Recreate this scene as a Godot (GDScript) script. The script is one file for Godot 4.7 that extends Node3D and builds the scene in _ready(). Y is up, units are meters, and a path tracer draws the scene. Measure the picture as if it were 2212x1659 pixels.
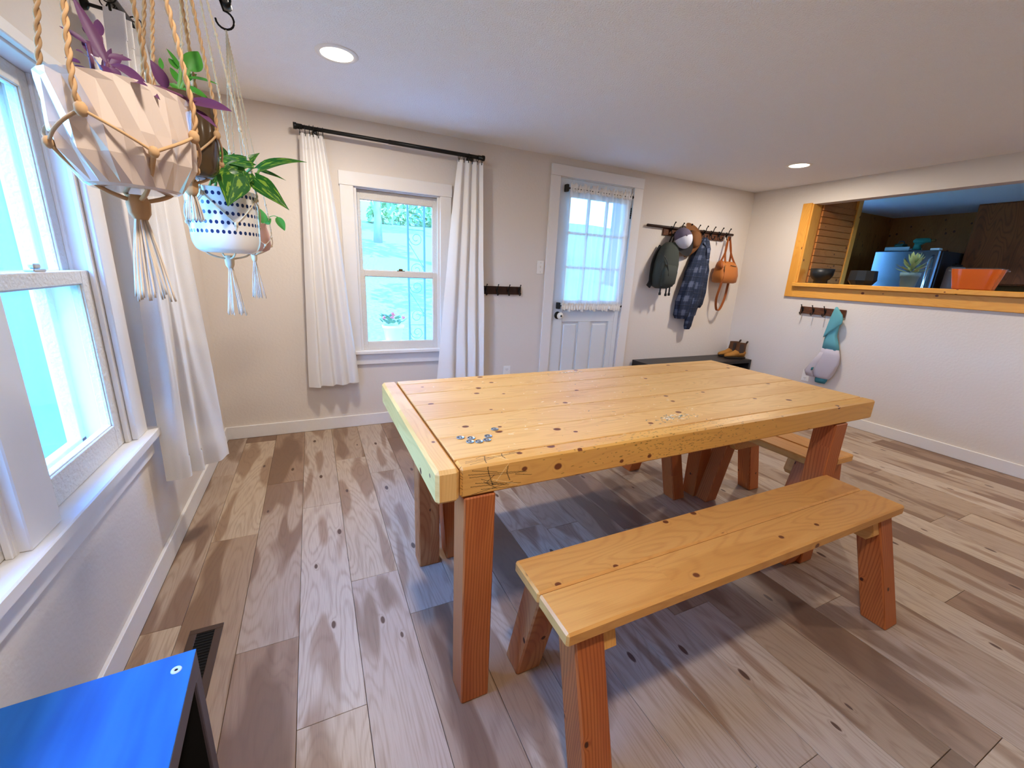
extends Node3D
# Dining room with a pine table, three benches, hanging plants and a view through to the kitchen.
const RW := 5.18      # right wall
const CH := 2.24      # ceiling height
const RZ := 5.2       # rear wall
const CAM := Vector3(0.6409, 1.2776, 3.4041)

var st: SurfaceTool
var taken := {}
var M := {}
var rng := RandomNumberGenerator.new()
var uv_g := 1
var uv_s := Vector2.ONE
var uv_o := Vector2.ZERO

# ---------------------------------------------------------------- names and tags
func numbered(n: String) -> String:
	if not taken.has(n):
		taken[n] = 0
		return n
	taken[n] += 1
	return "%s_%03d" % [n, taken[n]]

func tag(o: Node, label: String, category: String, group := "") -> Node:
	o.set_meta("label", label)
	o.set_meta("category", category)
	if group != "":
		o.set_meta("group", group)
	return o

func thing(called: String, label: String, category: String, at := Vector3.ZERO, group := "") -> Node3D:
	var o := Node3D.new()
	o.name = numbered(called)
	add_child(o)
	o.position = at
	tag(o, label, category, group)
	return o

func setting(called: String, label := "") -> Node3D:
	var o := Node3D.new()
	o.name = called
	add_child(o)
	o.set_meta("kind", "structure")
	if label != "":
		o.set_meta("label", label)
	return o

# ---------------------------------------------------------------- mesh building
func begin(smooth := false) -> void:
	st = SurfaceTool.new()
	st.begin(Mesh.PRIMITIVE_TRIANGLES)
	st.set_smooth_group(0 if smooth else -1)

func commit(called: String, m: Material, parent: Node = null) -> MeshInstance3D:
	st.generate_normals()
	var o := MeshInstance3D.new()
	o.mesh = st.commit()
	o.material_override = m
	if parent == null:
		o.name = numbered(called)
		add_child(o)
	else:
		o.name = called
		parent.add_child(o, true)
	return o

func place(called: String, mesh: Mesh, m: Material, parent: Node, at := Vector3.ZERO, b := Basis.IDENTITY) -> MeshInstance3D:
	var o := MeshInstance3D.new()
	o.mesh = mesh
	o.material_override = m
	o.name = called
	parent.add_child(o, true)
	o.transform = Transform3D(b, at)
	return o

func vtx(p: Vector3, a: int) -> void:
	var o1 := (a + 1) % 3
	var o2 := (a + 2) % 3
	if a == uv_g:
		st.set_uv(Vector2(p[o1] * uv_s.x, p[o2] * uv_s.x * 0.3) + uv_o)
	else:
		var o := o1 if o2 == uv_g else o2
		st.set_uv(Vector2(p[o] * uv_s.x, p[uv_g] * uv_s.y) + uv_o)
	st.add_vertex(p)

func poly(ps: Array, out: Vector3) -> void:
	var n: Vector3 = (ps[1] - ps[0]).cross(ps[2] - ps[0])
	var q := ps
	if n.dot(out) > 0:
		q = ps.duplicate()
		q.reverse()
	var ab := n.abs()
	var a := 0
	if ab.y >= ab.x and ab.y >= ab.z:
		a = 1
	elif ab.z >= ab.x:
		a = 2
	for i in range(1, q.size() - 1):
		vtx(q[0], a)
		vtx(q[i], a)
		vtx(q[i + 1], a)

# a box from mn to mx with chamfered edges; lean shears it in z below the height ly
func box(mn: Vector3, mx: Vector3, bev := 0.0, lean := 0.0, ly := 0.0) -> void:
	var t := Vector2(lean, ly)
	var c := (mn + mx) * 0.5
	var h := (mx - mn) * 0.5
	bev = minf(bev, minf(h.x, minf(h.y, h.z)) * 0.9)
	for a in 3:
		var b := (a + 1) % 3
		var d := (a + 2) % 3
		for s in [-1.0, 1.0]:
			var ps := []
			for k in [[-1, -1], [1, -1], [1, 1], [-1, 1]]:
				var p := Vector3.ZERO
				p[a] = h[a] * s
				p[b] = (h[b] - bev) * k[0]
				p[d] = (h[d] - bev) * k[1]
				ps.append(bent(c + p, t))
			var o := Vector3.ZERO
			o[a] = s
			poly(ps, o)
			if bev > 0.0:
				for s2 in [-1.0, 1.0]:
					var qs := []
					for k in [[-1, 0], [1, 0], [1, 1], [-1, 1]]:
						var p := Vector3.ZERO
						p[a] = (h[a] - (bev if k[1] else 0.0)) * s
						p[b] = (h[b] - (0.0 if k[1] else bev)) * s2
						p[d] = (h[d] - bev) * k[0]
						qs.append(bent(c + p, t))
					var o2 := Vector3.ZERO
					o2[a] = s
					o2[b] = s2
					poly(qs, o2)
	if bev > 0.0:
		for sx in [-1.0, 1.0]:
			for sy in [-1.0, 1.0]:
				for sz in [-1.0, 1.0]:
					var s := Vector3(sx, sy, sz)
					poly([bent(c + Vector3(h.x, h.y - bev, h.z - bev) * s, t), bent(c + Vector3(h.x - bev, h.y, h.z - bev) * s, t), bent(c + Vector3(h.x - bev, h.y - bev, h.z) * s, t)], s)

func bent(p: Vector3, t: Vector2) -> Vector3:
	return Vector3(p.x, p.y, p.z + (t.y - p.y) * t.x)

# a prism: outline in the plane of axes (b, d), pushed along axis a from lo to hi
func prism(outline: Array, a: int, lo: float, hi: float) -> void:
	var b := (a + 1) % 3
	var d := (a + 2) % 3
	var mid := Vector2.ZERO
	for q in outline:
		mid += q
	mid /= outline.size()
	var low := []
	var high := []
	for q in outline:
		var p := Vector3.ZERO
		p[b] = q.x
		p[d] = q.y
		p[a] = lo
		low.append(p)
		p[a] = hi
		high.append(p)
	var ax := Vector3.ZERO
	ax[a] = 1.0
	poly(low, -ax)
	poly(high, ax)
	for i in outline.size():
		var j := (i + 1) % outline.size()
		var e: Vector2 = (outline[i] + outline[j]) * 0.5 - mid
		var o := Vector3.ZERO
		o[b] = e.x
		o[d] = e.y
		poly([low[i], low[j], high[j], high[i]], o)

func tri(a: Vector3, b: Vector3, c: Vector3, ua := Vector2.ZERO, ub := Vector2.ZERO, uc := Vector2.ZERO) -> void:
	st.set_uv(ua)
	st.add_vertex(a)
	st.set_uv(ub)
	st.add_vertex(b)
	st.set_uv(uc)
	st.add_vertex(c)

# rings of equally many points joined into a skin; u runs round, v along
func skin(rings: Array, closed := true, caps := true, us := 1.0, vs := 1.0) -> void:
	var n: int = rings[0].size()
	var m := rings.size()
	var last := n if closed else n - 1
	for i in m - 1:
		for j in last:
			var k := (j + 1) % n
			var u0 := us * j / float(last)
			var u1 := us * (j + 1) / float(last)
			var v0 := vs * i / float(m - 1)
			var v1 := vs * (i + 1) / float(m - 1)
			tri(rings[i][j], rings[i + 1][j], rings[i + 1][k], Vector2(u0, v0), Vector2(u0, v1), Vector2(u1, v1))
			tri(rings[i][j], rings[i + 1][k], rings[i][k], Vector2(u0, v0), Vector2(u1, v1), Vector2(u1, v0))
	if closed and caps:
		for e in [0, m - 1]:
			var c := Vector3.ZERO
			for p in rings[e]:
				c += p
			c /= n
			for j in n:
				var k := (j + 1) % n
				if e == 0:
					tri(c, rings[e][j], rings[e][k])
				else:
					tri(c, rings[e][k], rings[e][j])

func tube(pts: Array, r, seg := 8) -> void:
	var rings := []
	var n := pts.size()
	var side := Vector3.ZERO
	for i in n:
		var d: Vector3 = (pts[mini(i + 1, n - 1)] - pts[maxi(i - 1, 0)]).normalized()
		if side == Vector3.ZERO:
			side = d.cross(Vector3.UP if absf(d.y) < 0.9 else Vector3.RIGHT).normalized()
		side = (side - d * side.dot(d)).normalized()
		var up := d.cross(side)
		var rad: float = r[i] if r is Array else r
		var ring := []
		for k in seg:
			var a := TAU * k / seg
			ring.append(pts[i] + (side * cos(a) + up * sin(a)) * rad)
		rings.append(ring)
	skin(rings)

func ring_tube(c: Vector3, n: Vector3, big: float, r: float, seg := 16, s2 := 6, from := 0.0, to := TAU) -> void:
	var a := n.cross(Vector3.UP if absf(n.y) < 0.9 else Vector3.RIGHT).normalized()
	var b := n.cross(a)
	var pts := []
	for i in seg + 1:
		var t := lerpf(from, to, i / float(seg))
		pts.append(c + (a * cos(t) + b * sin(t)) * big)
	tube(pts, r, s2)

func lathe(profile: Array, c := Vector3.ZERO, seg := 32, us := 1.0, vs := 1.0, caps := true) -> void:
	var rings := []
	for q in profile:
		var ring := []
		for k in seg:
			var a := -TAU * k / seg
			ring.append(c + Vector3(cos(a) * q.x, q.y, sin(a) * q.x))
		rings.append(ring)
	skin(rings, true, caps, us, vs)

func ball(c: Vector3, r: Vector3, seg := 12) -> void:
	var rings := []
	for i in range(0, seg / 2 + 1):
		var t := PI * i / (seg / 2)
		var ring := []
		for k in seg:
			var a := TAU * k / seg
			ring.append(c + Vector3(sin(t) * cos(a) * r.x, -cos(t) * r.y, sin(t) * sin(a) * r.z))
		rings.append(ring)
	skin(rings, true, false)

# secs: [centre, half width, half depth, turn]; cross sections are flattened ellipses with optional pleats
func loft(secs: Array, seg := 24, pleats := 0, amp := 0.0, power := 2.0, caps := true, us := 1.0, vs := 1.0) -> void:
	var rings := []
	for s in secs:
		var ring := []
		var turn: float = s[3] if s.size() > 3 else 0.0
		for k in seg:
			var a := TAU * k / seg
			var ca := cos(a)
			var sa := sin(a)
			var x := signf(ca) * pow(absf(ca), 2.0 / power)
			var z := signf(sa) * pow(absf(sa), 2.0 / power)
			var f := 1.0 + (amp * sin(pleats * a + s[0].y * 9.0) if pleats else 0.0)
			var slope: float = s[4] if s.size() > 4 else 0.0
			ring.append(s[0] + Vector3(x * s[1] * f, slope * x * s[1], z * s[2] * f).rotated(Vector3.UP, turn))
		rings.append(ring)
	skin(rings, true, caps, us, vs)

func sheet(f: Callable, nu: int, nv: int, us := 1.0, vs := 1.0) -> void:
	var rings := []
	for i in nv + 1:
		var row := []
		for j in nu + 1:
			row.append(f.call(j / float(nu), i / float(nv)))
		rings.append(row)
	skin(rings, false, false, us, vs)

# ---------------------------------------------------------------- materials
func mat(key: String, c: Color, rough := 0.7, metal := 0.0) -> StandardMaterial3D:
	var m := StandardMaterial3D.new()
	m.albedo_color = c
	m.roughness = rough
	m.metallic = metal
	m.metallic_specular = 0.4
	m.cull_mode = BaseMaterial3D.CULL_DISABLED
	M[key] = m
	return m

func rgb(r: int, g: int, b: int) -> Color:
	return Color(r / 255.0, g / 255.0, b / 255.0)

func noise(sd: int, oct := 2) -> FastNoiseLite:
	var n := FastNoiseLite.new()
	n.seed = sd
	n.frequency = 1.0
	n.noise_type = FastNoiseLite.TYPE_SIMPLEX_SMOOTH
	n.fractal_type = FastNoiseLite.FRACTAL_FBM if oct > 1 else FastNoiseLite.FRACTAL_NONE
	n.fractal_octaves = oct
	return n

# grain runs along v. wm, lm: size in metres. p: colours and strengths
func wood(w: int, h: int, wm: float, lm: float, sd: int, p: Dictionary) -> Image:
	var n1 := noise(sd, 2)
	var n2 := noise(sd + 1, 1)
	var n3 := noise(sd + 2, 2)
	var r := RandomNumberGenerator.new()
	r.seed = sd * 7 + 3
	var knots := []
	for i in p.knots:
		knots.append([r.randf() * wm, r.randf() * lm, r.randf_range(p.kmin, p.kmax)])
	var base: Color = p.base
	var dark: Color = p.dark
	var heart: Color = p.heart
	var knot: Color = p.knot
	var data := PackedByteArray()
	data.resize(w * h * 3)
	var at := 0
	for y in h:
		var yy := lm * y / h
		var near := []
		for k in knots:
			if absf(yy - k[1]) < k[2] * 9.0:
				near.append(k)
		for x in w:
			var xx := wm * x / w
			var ring: float = n1.get_noise_2d(xx * p.fx, yy * p.fy) * p.rings + xx * p.lines
			var kd := 0.0
			for k in near:
				var dx: float = xx - k[0]
				var dy: float = (yy - k[1]) * p.kstretch
				var d: float = sqrt(dx * dx + dy * dy) / k[2]
				if d < 4.0:
					ring += exp(-d * d * 0.35) * 2.0
					if d < 1.25:
						kd = maxf(kd, clampf((1.25 - d) * 3.0, 0.0, 1.0))
			var g := 0.5 + 0.5 * sin(ring * TAU)
			g = g * g * g
			var fine := n2.get_noise_2d(xx * p.fine, yy * p.fine * 0.03)
			var hm := clampf((n3.get_noise_2d(xx * p.hx, yy * p.hy) - p.hcut) * 5.0, 0.0, 1.0)
			var c := base.lerp(heart, hm * p.hamt).lerp(dark, clampf(g * p.grain + fine * p.streak, 0.0, 1.0))
			if kd > 0.0:
				c = c.lerp(knot, kd)
			data[at] = int(clampf(c.r * 255.0, 0, 255))
			data[at + 1] = int(clampf(c.g * 255.0, 0, 255))
			data[at + 2] = int(clampf(c.b * 255.0, 0, 255))
			at += 3
	return Image.create_from_data(w, h, false, Image.FORMAT_RGB8, data)

func tex_mat(key: String, img: Image, rough := 0.5, tint := Color.WHITE) -> StandardMaterial3D:
	var m := mat(key, tint, rough)
	m.albedo_texture = ImageTexture.create_from_image(img)
	return m

func line(img: Image, a: Vector2, b: Vector2, c: Color, wid := 1) -> void:
	var n := int(a.distance_to(b)) + 1
	for i in n + 1:
		var q := a.lerp(b, i / float(n))
		for dx in wid:
			for dy in wid:
				var x := int(q.x) + dx
				var y := int(q.y) + dy
				if x >= 0 and y >= 0 and x < img.get_width() and y < img.get_height():
					img.set_pixel(x, y, img.get_pixel(x, y).lerp(c, c.a))

func bumpy(m: StandardMaterial3D, freq: float, strength: float, scale: float, sd := 5) -> void:
	var t := NoiseTexture2D.new()
	t.width = 512
	t.height = 512
	t.seamless = true
	t.as_normal_map = true
	t.bump_strength = strength
	var n := FastNoiseLite.new()
	n.seed = sd
	n.frequency = freq
	n.fractal_octaves = 3
	t.noise = n
	m.normal_enabled = true
	m.normal_texture = t
	m.uv1_triplanar = true
	m.uv1_world_triplanar = true
	m.uv1_scale = Vector3.ONE * scale

func materials() -> void:
	bumpy(mat("wall", rgb(218, 208, 198), 0.85), 0.05, 0.5, 1.6, 11)
	bumpy(mat("ceiling", rgb(240, 239, 240), 0.95), 0.09, 3.5, 2.2, 12)
	bumpy(mat("trim", rgb(226, 222, 219), 0.45), 0.02, 0.8, 1.0, 13)
	bumpy(mat("sash", rgb(214, 208, 200), 0.5), 0.06, 2.0, 2.0, 14)
	mat("black", rgb(16, 15, 15), 0.4)
	mat("iron", rgb(26, 25, 26), 0.45, 0.6)
	mat("white_plastic", rgb(232, 228, 222), 0.35)
	mat("chrome", rgb(205, 205, 205), 0.18, 1.0)
	mat("steel", rgb(120, 122, 130), 0.24, 1.0)
	mat("dark_gap", rgb(14, 12, 11), 0.9)
	mat("coin", rgb(150, 152, 152), 0.35, 0.85)
	mat("brass", rgb(120, 92, 52), 0.4, 0.8)
	var g := mat("glass", Color(0.93, 0.97, 1.0, 0.06), 0.02)
	g.transparency = BaseMaterial3D.TRANSPARENCY_ALPHA
	var lens := mat("lamp_lens", Color(1, 0.97, 0.92), 0.4)
	lens.emission_enabled = true
	lens.emission = Color(1.0, 0.95, 0.86)
	lens.emission_energy_multiplier = 6.0
	# floor boards
	var fp := {"base": rgb(190, 168, 146), "dark": rgb(104, 78, 60), "heart": rgb(148, 116, 92), "knot": rgb(84, 62, 50), "knots": 1, "kmin": 0.004, "kmax": 0.009, "kstretch": 0.4,
		"fx": 6.0, "fy": 1.0, "rings": 5.0, "lines": 3.0, "fine": 300.0, "streak": 0.16, "grain": 0.20, "hx": 7.0, "hy": 1.3, "hcut": 0.08, "hamt": 0.8}
	for i in 8:
		var q := fp.duplicate()
		q.hcut = [0.15, -0.1, 0.3, 0.05, 0.22, -0.15, 0.1, 0.2][i]
		q.knots = [2, 1, 3, 0, 2, 1, 1, 2][i]
		q.base = [rgb(176, 156, 136), rgb(167, 145, 125), rgb(184, 165, 145), rgb(158, 132, 108), rgb(171, 150, 132), rgb(147, 119, 97), rgb(180, 158, 134), rgb(163, 139, 115)][i]
		q.heart = [rgb(136, 108, 86), rgb(123, 95, 77), rgb(147, 119, 97), rgb(119, 90, 68), rgb(128, 103, 84), rgb(112, 84, 64), rgb(139, 110, 86), rgb(123, 95, 73)][i]
		tex_mat("floor%d" % i, wood(152, 768, 0.19, 1.22, 100 + i * 10, q), 0.38)
	# pine: golden, sparse knots
	var pp := {"base": rgb(226, 176, 104), "dark": rgb(184, 124, 58), "heart": rgb(212, 156, 84), "knot": rgb(112, 62, 34), "knots": 26, "kmin": 0.004, "kmax": 0.010, "kstretch": 0.8,
		"fx": 5.0, "fy": 0.8, "rings": 6.0, "lines": 8.0, "fine": 260.0, "streak": 0.10, "grain": 0.20, "hx": 4.0, "hy": 0.8, "hcut": 0.1, "hamt": 0.6}
	var pine := wood(448, 1280, 0.7, 2.1, 300, pp)
	tex_mat("pine", pine, 0.5)
	var seat := pp.duplicate()
	seat.base = rgb(218, 158, 84)
	seat.dark = rgb(170, 106, 44)
	seat.heart = rgb(200, 138, 66)
	seat.knots = 22
	tex_mat("pine_seat", wood(384, 1024, 0.6, 1.7, 330, seat), 0.34)
	# table top: the same pine with stains, scratches and paint flecks
	var top := Image.new()
	top.copy_from(pine)
	var r := RandomNumberGenerator.new()
	r.seed = 42
	for i in 260:
		var cx := r.randf_range(0, 448)
		var cy := clampf(r.randfn(560, 230), 10, 1270)
		var col := Color(0.98, 0.93, 0.82, 0.55)
		if i % 3 == 0:
			col = Color(0.42, 0.36, 0.30, 0.45)
		var d := Vector2(r.randf_range(-5, 5), r.randf_range(-9, 9))
		line(top, Vector2(cx, cy), Vector2(cx, cy) + d, col, 1 if i % 4 else 2)
	for i in 26:
		var a := Vector2(r.randf_range(20, 430), r.randf_range(100, 900))
		line(top, a, a + Vector2(r.randf_range(-10, 10), r.randf_range(-60, 60)), Color(0.35, 0.26, 0.16, 0.5))
	for i in 70:
		var q := Vector2(r.randfn(372, 12), r.randfn(560, 26))
		line(top, q, q + Vector2(r.randf_range(-4, 4), r.randf_range(-7, 7)), Color(0.22, 0.36, 0.40, 0.55) if i % 3 else Color(0.9, 0.92, 0.9, 0.7), 2)
	for i in 60:
		var q := Vector2(r.randfn(262, 14), r.randfn(420, 40))
		line(top, q, q + Vector2(r.randf_range(-3, 3), r.randf_range(-6, 6)), Color(0.40, 0.38, 0.42, 0.45) if i % 2 else Color(0.95, 0.9, 0.8, 0.6), 1)
	tex_mat("table_top", top, 0.5)
	# front edge of the table: pen scribble and smudges near its left end
	var ep := pp.duplicate()
	ep.base = rgb(224, 168, 84)
	ep.knots = 9
	var edge := wood(96, 1280, 0.1, 2.1, 350, ep)
	var ink := Color(0.10, 0.08, 0.06, 0.85)
	for s in [[14, 24, 30, 95], [24, 40, 12, 118], [36, 22, 30, 70], [44, 30, 22, 110], [30, 60, 66, 52], [66, 52, 84, 50], [40, 48, 58, 62], [34, 60, 40, 50], [62, 20, 58, 60], [58, 60, 52, 120], [70, 18, 54, 118], [80, 24, 66, 66], [36, 90, 60, 84], [60, 84, 76, 86], [20, 66, 44, 44], [28, 78, 52, 40], [22, 88, 34, 58], [50, 100, 40, 130]]:
		line(edge, Vector2(s[0], s[1]), Vector2(s[2], s[3]), ink)
	for s in [[46, 60, 20, 104], [86, 88, 40, 66]]:
		line(edge, Vector2(s[0], s[1]), Vector2(s[2], s[3]), Color(0.96, 0.88, 0.68, 0.8))
	for i in 240:
		var q := Vector2(r.randf_range(4, 92), r.randfn(470, 130))
		line(edge, q, q + Vector2(r.randf_range(-2, 2), r.randf_range(-6, 6)), Color(0.30, 0.26, 0.10, 0.25), 2)
	tex_mat("table_edge", edge, 0.38)
	# fir: red, straight and close grained
	var rp := {"base": rgb(184, 104, 52), "dark": rgb(124, 56, 22), "heart": rgb(166, 86, 42), "knot": rgb(70, 34, 18), "knots": 3, "kmin": 0.004, "kmax": 0.007, "kstretch": 0.8,
		"fx": 3.0, "fy": 0.9, "rings": 3.0, "lines": 95.0, "fine": 300.0, "streak": 0.10, "grain": 0.5, "hx": 6.0, "hy": 1.5, "hcut": 0.1, "hamt": 0.5}
	tex_mat("fir", wood(256, 512, 0.28, 0.9, 400, rp), 0.45)
	var rq := rp.duplicate()
	rq.lines = 40.0
	rq.rings = 9.0
	rq.knots = 6
	rq.base = rgb(190, 126, 74)
	rq.dark = rgb(150, 82, 38)
	tex_mat("fir_flat", wood(256, 512, 0.28, 0.9, 430, rq), 0.45)
	# yellow pine trim round the kitchen hatch, and darker boards inside
	var yp := pp.duplicate()
	yp.base = rgb(226, 162, 72)
	yp.dark = rgb(192, 118, 40)
	yp.heart = rgb(214, 146, 58)
	yp.knots = 12
	tex_mat("hatch_pine", wood(256, 1024, 0.4, 1.8, 460, yp), 0.4)
	var bp := pp.duplicate()
	bp.base = rgb(188, 122, 60)
	bp.dark = rgb(138, 78, 34)
	bp.heart = rgb(170, 104, 48)
	bp.knots = 18
	bp.kmax = 0.012
	tex_mat("board_pine", wood(384, 512, 0.6, 0.9, 480, bp), 0.5)
	var cp := pp.duplicate()
	cp.base = rgb(150, 84, 42)
	cp.dark = rgb(92, 44, 20)
	cp.heart = rgb(120, 62, 30)
	cp.knots = 2
	cp.grain = 0.45
	tex_mat("cabinet", wood(256, 512, 0.8, 1.2, 500, cp), 0.4)
	var hp := cp.duplicate()
	hp.base = rgb(96, 58, 36)
	hp.dark = rgb(58, 32, 20)
	hp.heart = rgb(82, 46, 28)
	tex_mat("rack_brown", wood(96, 256, 0.15, 0.5, 520, hp), 0.5)
	tex_mat("rack_dark", wood(96, 256, 0.15, 0.5, 530, hp), 0.5, Color(0.55, 0.5, 0.5))
	# cloth
	var linen := mat("linen", rgb(232, 228, 224), 0.9)
	bumpy(linen, 0.22, 2.0, 4.0, 15)
	linen.backlight_enabled = true
	linen.backlight = Color(0.35, 0.35, 0.36)
	var sheer := mat("sheer", Color(0.94, 0.93, 0.91, 0.78), 0.9)
	sheer.transparency = BaseMaterial3D.TRANSPARENCY_ALPHA
	sheer.backlight_enabled = true
	sheer.backlight = Color(0.5, 0.5, 0.5)
	var gather := mat("gather", rgb(236, 232, 226), 0.9)
	gather.backlight_enabled = true
	gather.backlight = Color(0.25, 0.25, 0.25)
	# ropes
	mat("jute", rgb(196, 158, 116), 0.95)
	mat("cotton", rgb(224, 208, 182), 0.95)
	mat("tassel", rgb(226, 212, 196), 0.95)

func grain(axis: int, wm: float, lm: float, o := Vector2.ZERO) -> void:
	uv_g = axis
	uv_s = Vector2(1.0 / wm, 1.0 / lm)
	uv_o = o

func one_box(called: String, m: Material, parent: Node, mn: Vector3, mx: Vector3, bev := 0.0) -> MeshInstance3D:
	begin()
	box(mn, mx, bev)
	return commit(called, m, parent)

func solid(called: String, m: Material, boxes: Array, label := "") -> MeshInstance3D:
	begin()
	for b in boxes:
		box(Vector3(b[0], b[1], b[2]), Vector3(b[3], b[4], b[5]), b[6] if b.size() > 6 else 0.0)
	var o := commit(called, m)
	o.set_meta("kind", "structure")
	if label != "":
		o.set_meta("label", label)
	return o

# ================================================================ start
func _ready() -> void:
	rng.seed = 20240
	# camera: read off the vanishing points of the photograph
	var yaw := 0.4506
	var pit := -0.2654
	var rol := 0.04665
	var right := Vector3(cos(yaw), 0, sin(yaw))
	var fwd := Vector3(sin(yaw) * cos(pit), sin(pit), -cos(yaw) * cos(pit))
	var up := right.cross(fwd)
	var r2 := right * cos(rol) + up * sin(rol)
	var u2 := up * cos(rol) - right * sin(rol)
	var cam := Camera3D.new()
	cam.name = "camera"
	cam.fov = rad_to_deg(2.0 * atan(829.5 / 895.8))
	cam.near = 0.02
	cam.far = 400.0
	add_child(cam)
	cam.transform = Transform3D(Basis(r2, u2, -fwd), CAM)
	cam.current = true
	# sky, sun, exposure
	var sky_m := ProceduralSkyMaterial.new()
	sky_m.sky_top_color = Color(0.34, 0.60, 1.0)
	sky_m.sky_horizon_color = Color(0.46, 0.74, 1.0)
	sky_m.sky_curve = 0.25
	sky_m.ground_bottom_color = Color(0.25, 0.36, 0.40)
	sky_m.ground_horizon_color = Color(0.50, 0.70, 0.85)
	sky_m.sky_energy_multiplier = 4.8
	sky_m.ground_energy_multiplier = 2.0
	sky_m.sun_angle_max = 6.0
	var sky := Sky.new()
	sky.sky_material = sky_m
	var env := Environment.new()
	env.background_mode = Environment.BG_SKY
	env.sky = sky
	env.tonemap_mode = Environment.TONE_MAPPER_LINEAR
	env.tonemap_exposure = 1.0
	env.sdfgi_enabled = true
	env.ssao_enabled = true
	env.ssil_enabled = true
	var we := WorldEnvironment.new()
	we.name = "world_environment"
	we.environment = env
	add_child(we)
	var sun := DirectionalLight3D.new()
	sun.name = "sun"
	sun.light_color = Color(1.0, 0.96, 0.88)
	sun.light_energy = 3.4
	sun.light_angular_distance = 0.6
	sun.shadow_enabled = true
	add_child(sun)
	sun.look_at_from_position(Vector3(8, 16, 9), Vector3.ZERO, Vector3.UP)
	materials()
	room()
	kitchen()
	back_window()
	left_windows()
	door()
	ceiling_lights()
	outside()
	table()
	benches()
	coins()
	wall_curtains()
	racks()
	hanging_clothes()
	hoodie()
	low_furniture()
	boots()
	small_fittings()
	hanging_plants()
	hatch_things()

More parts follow.
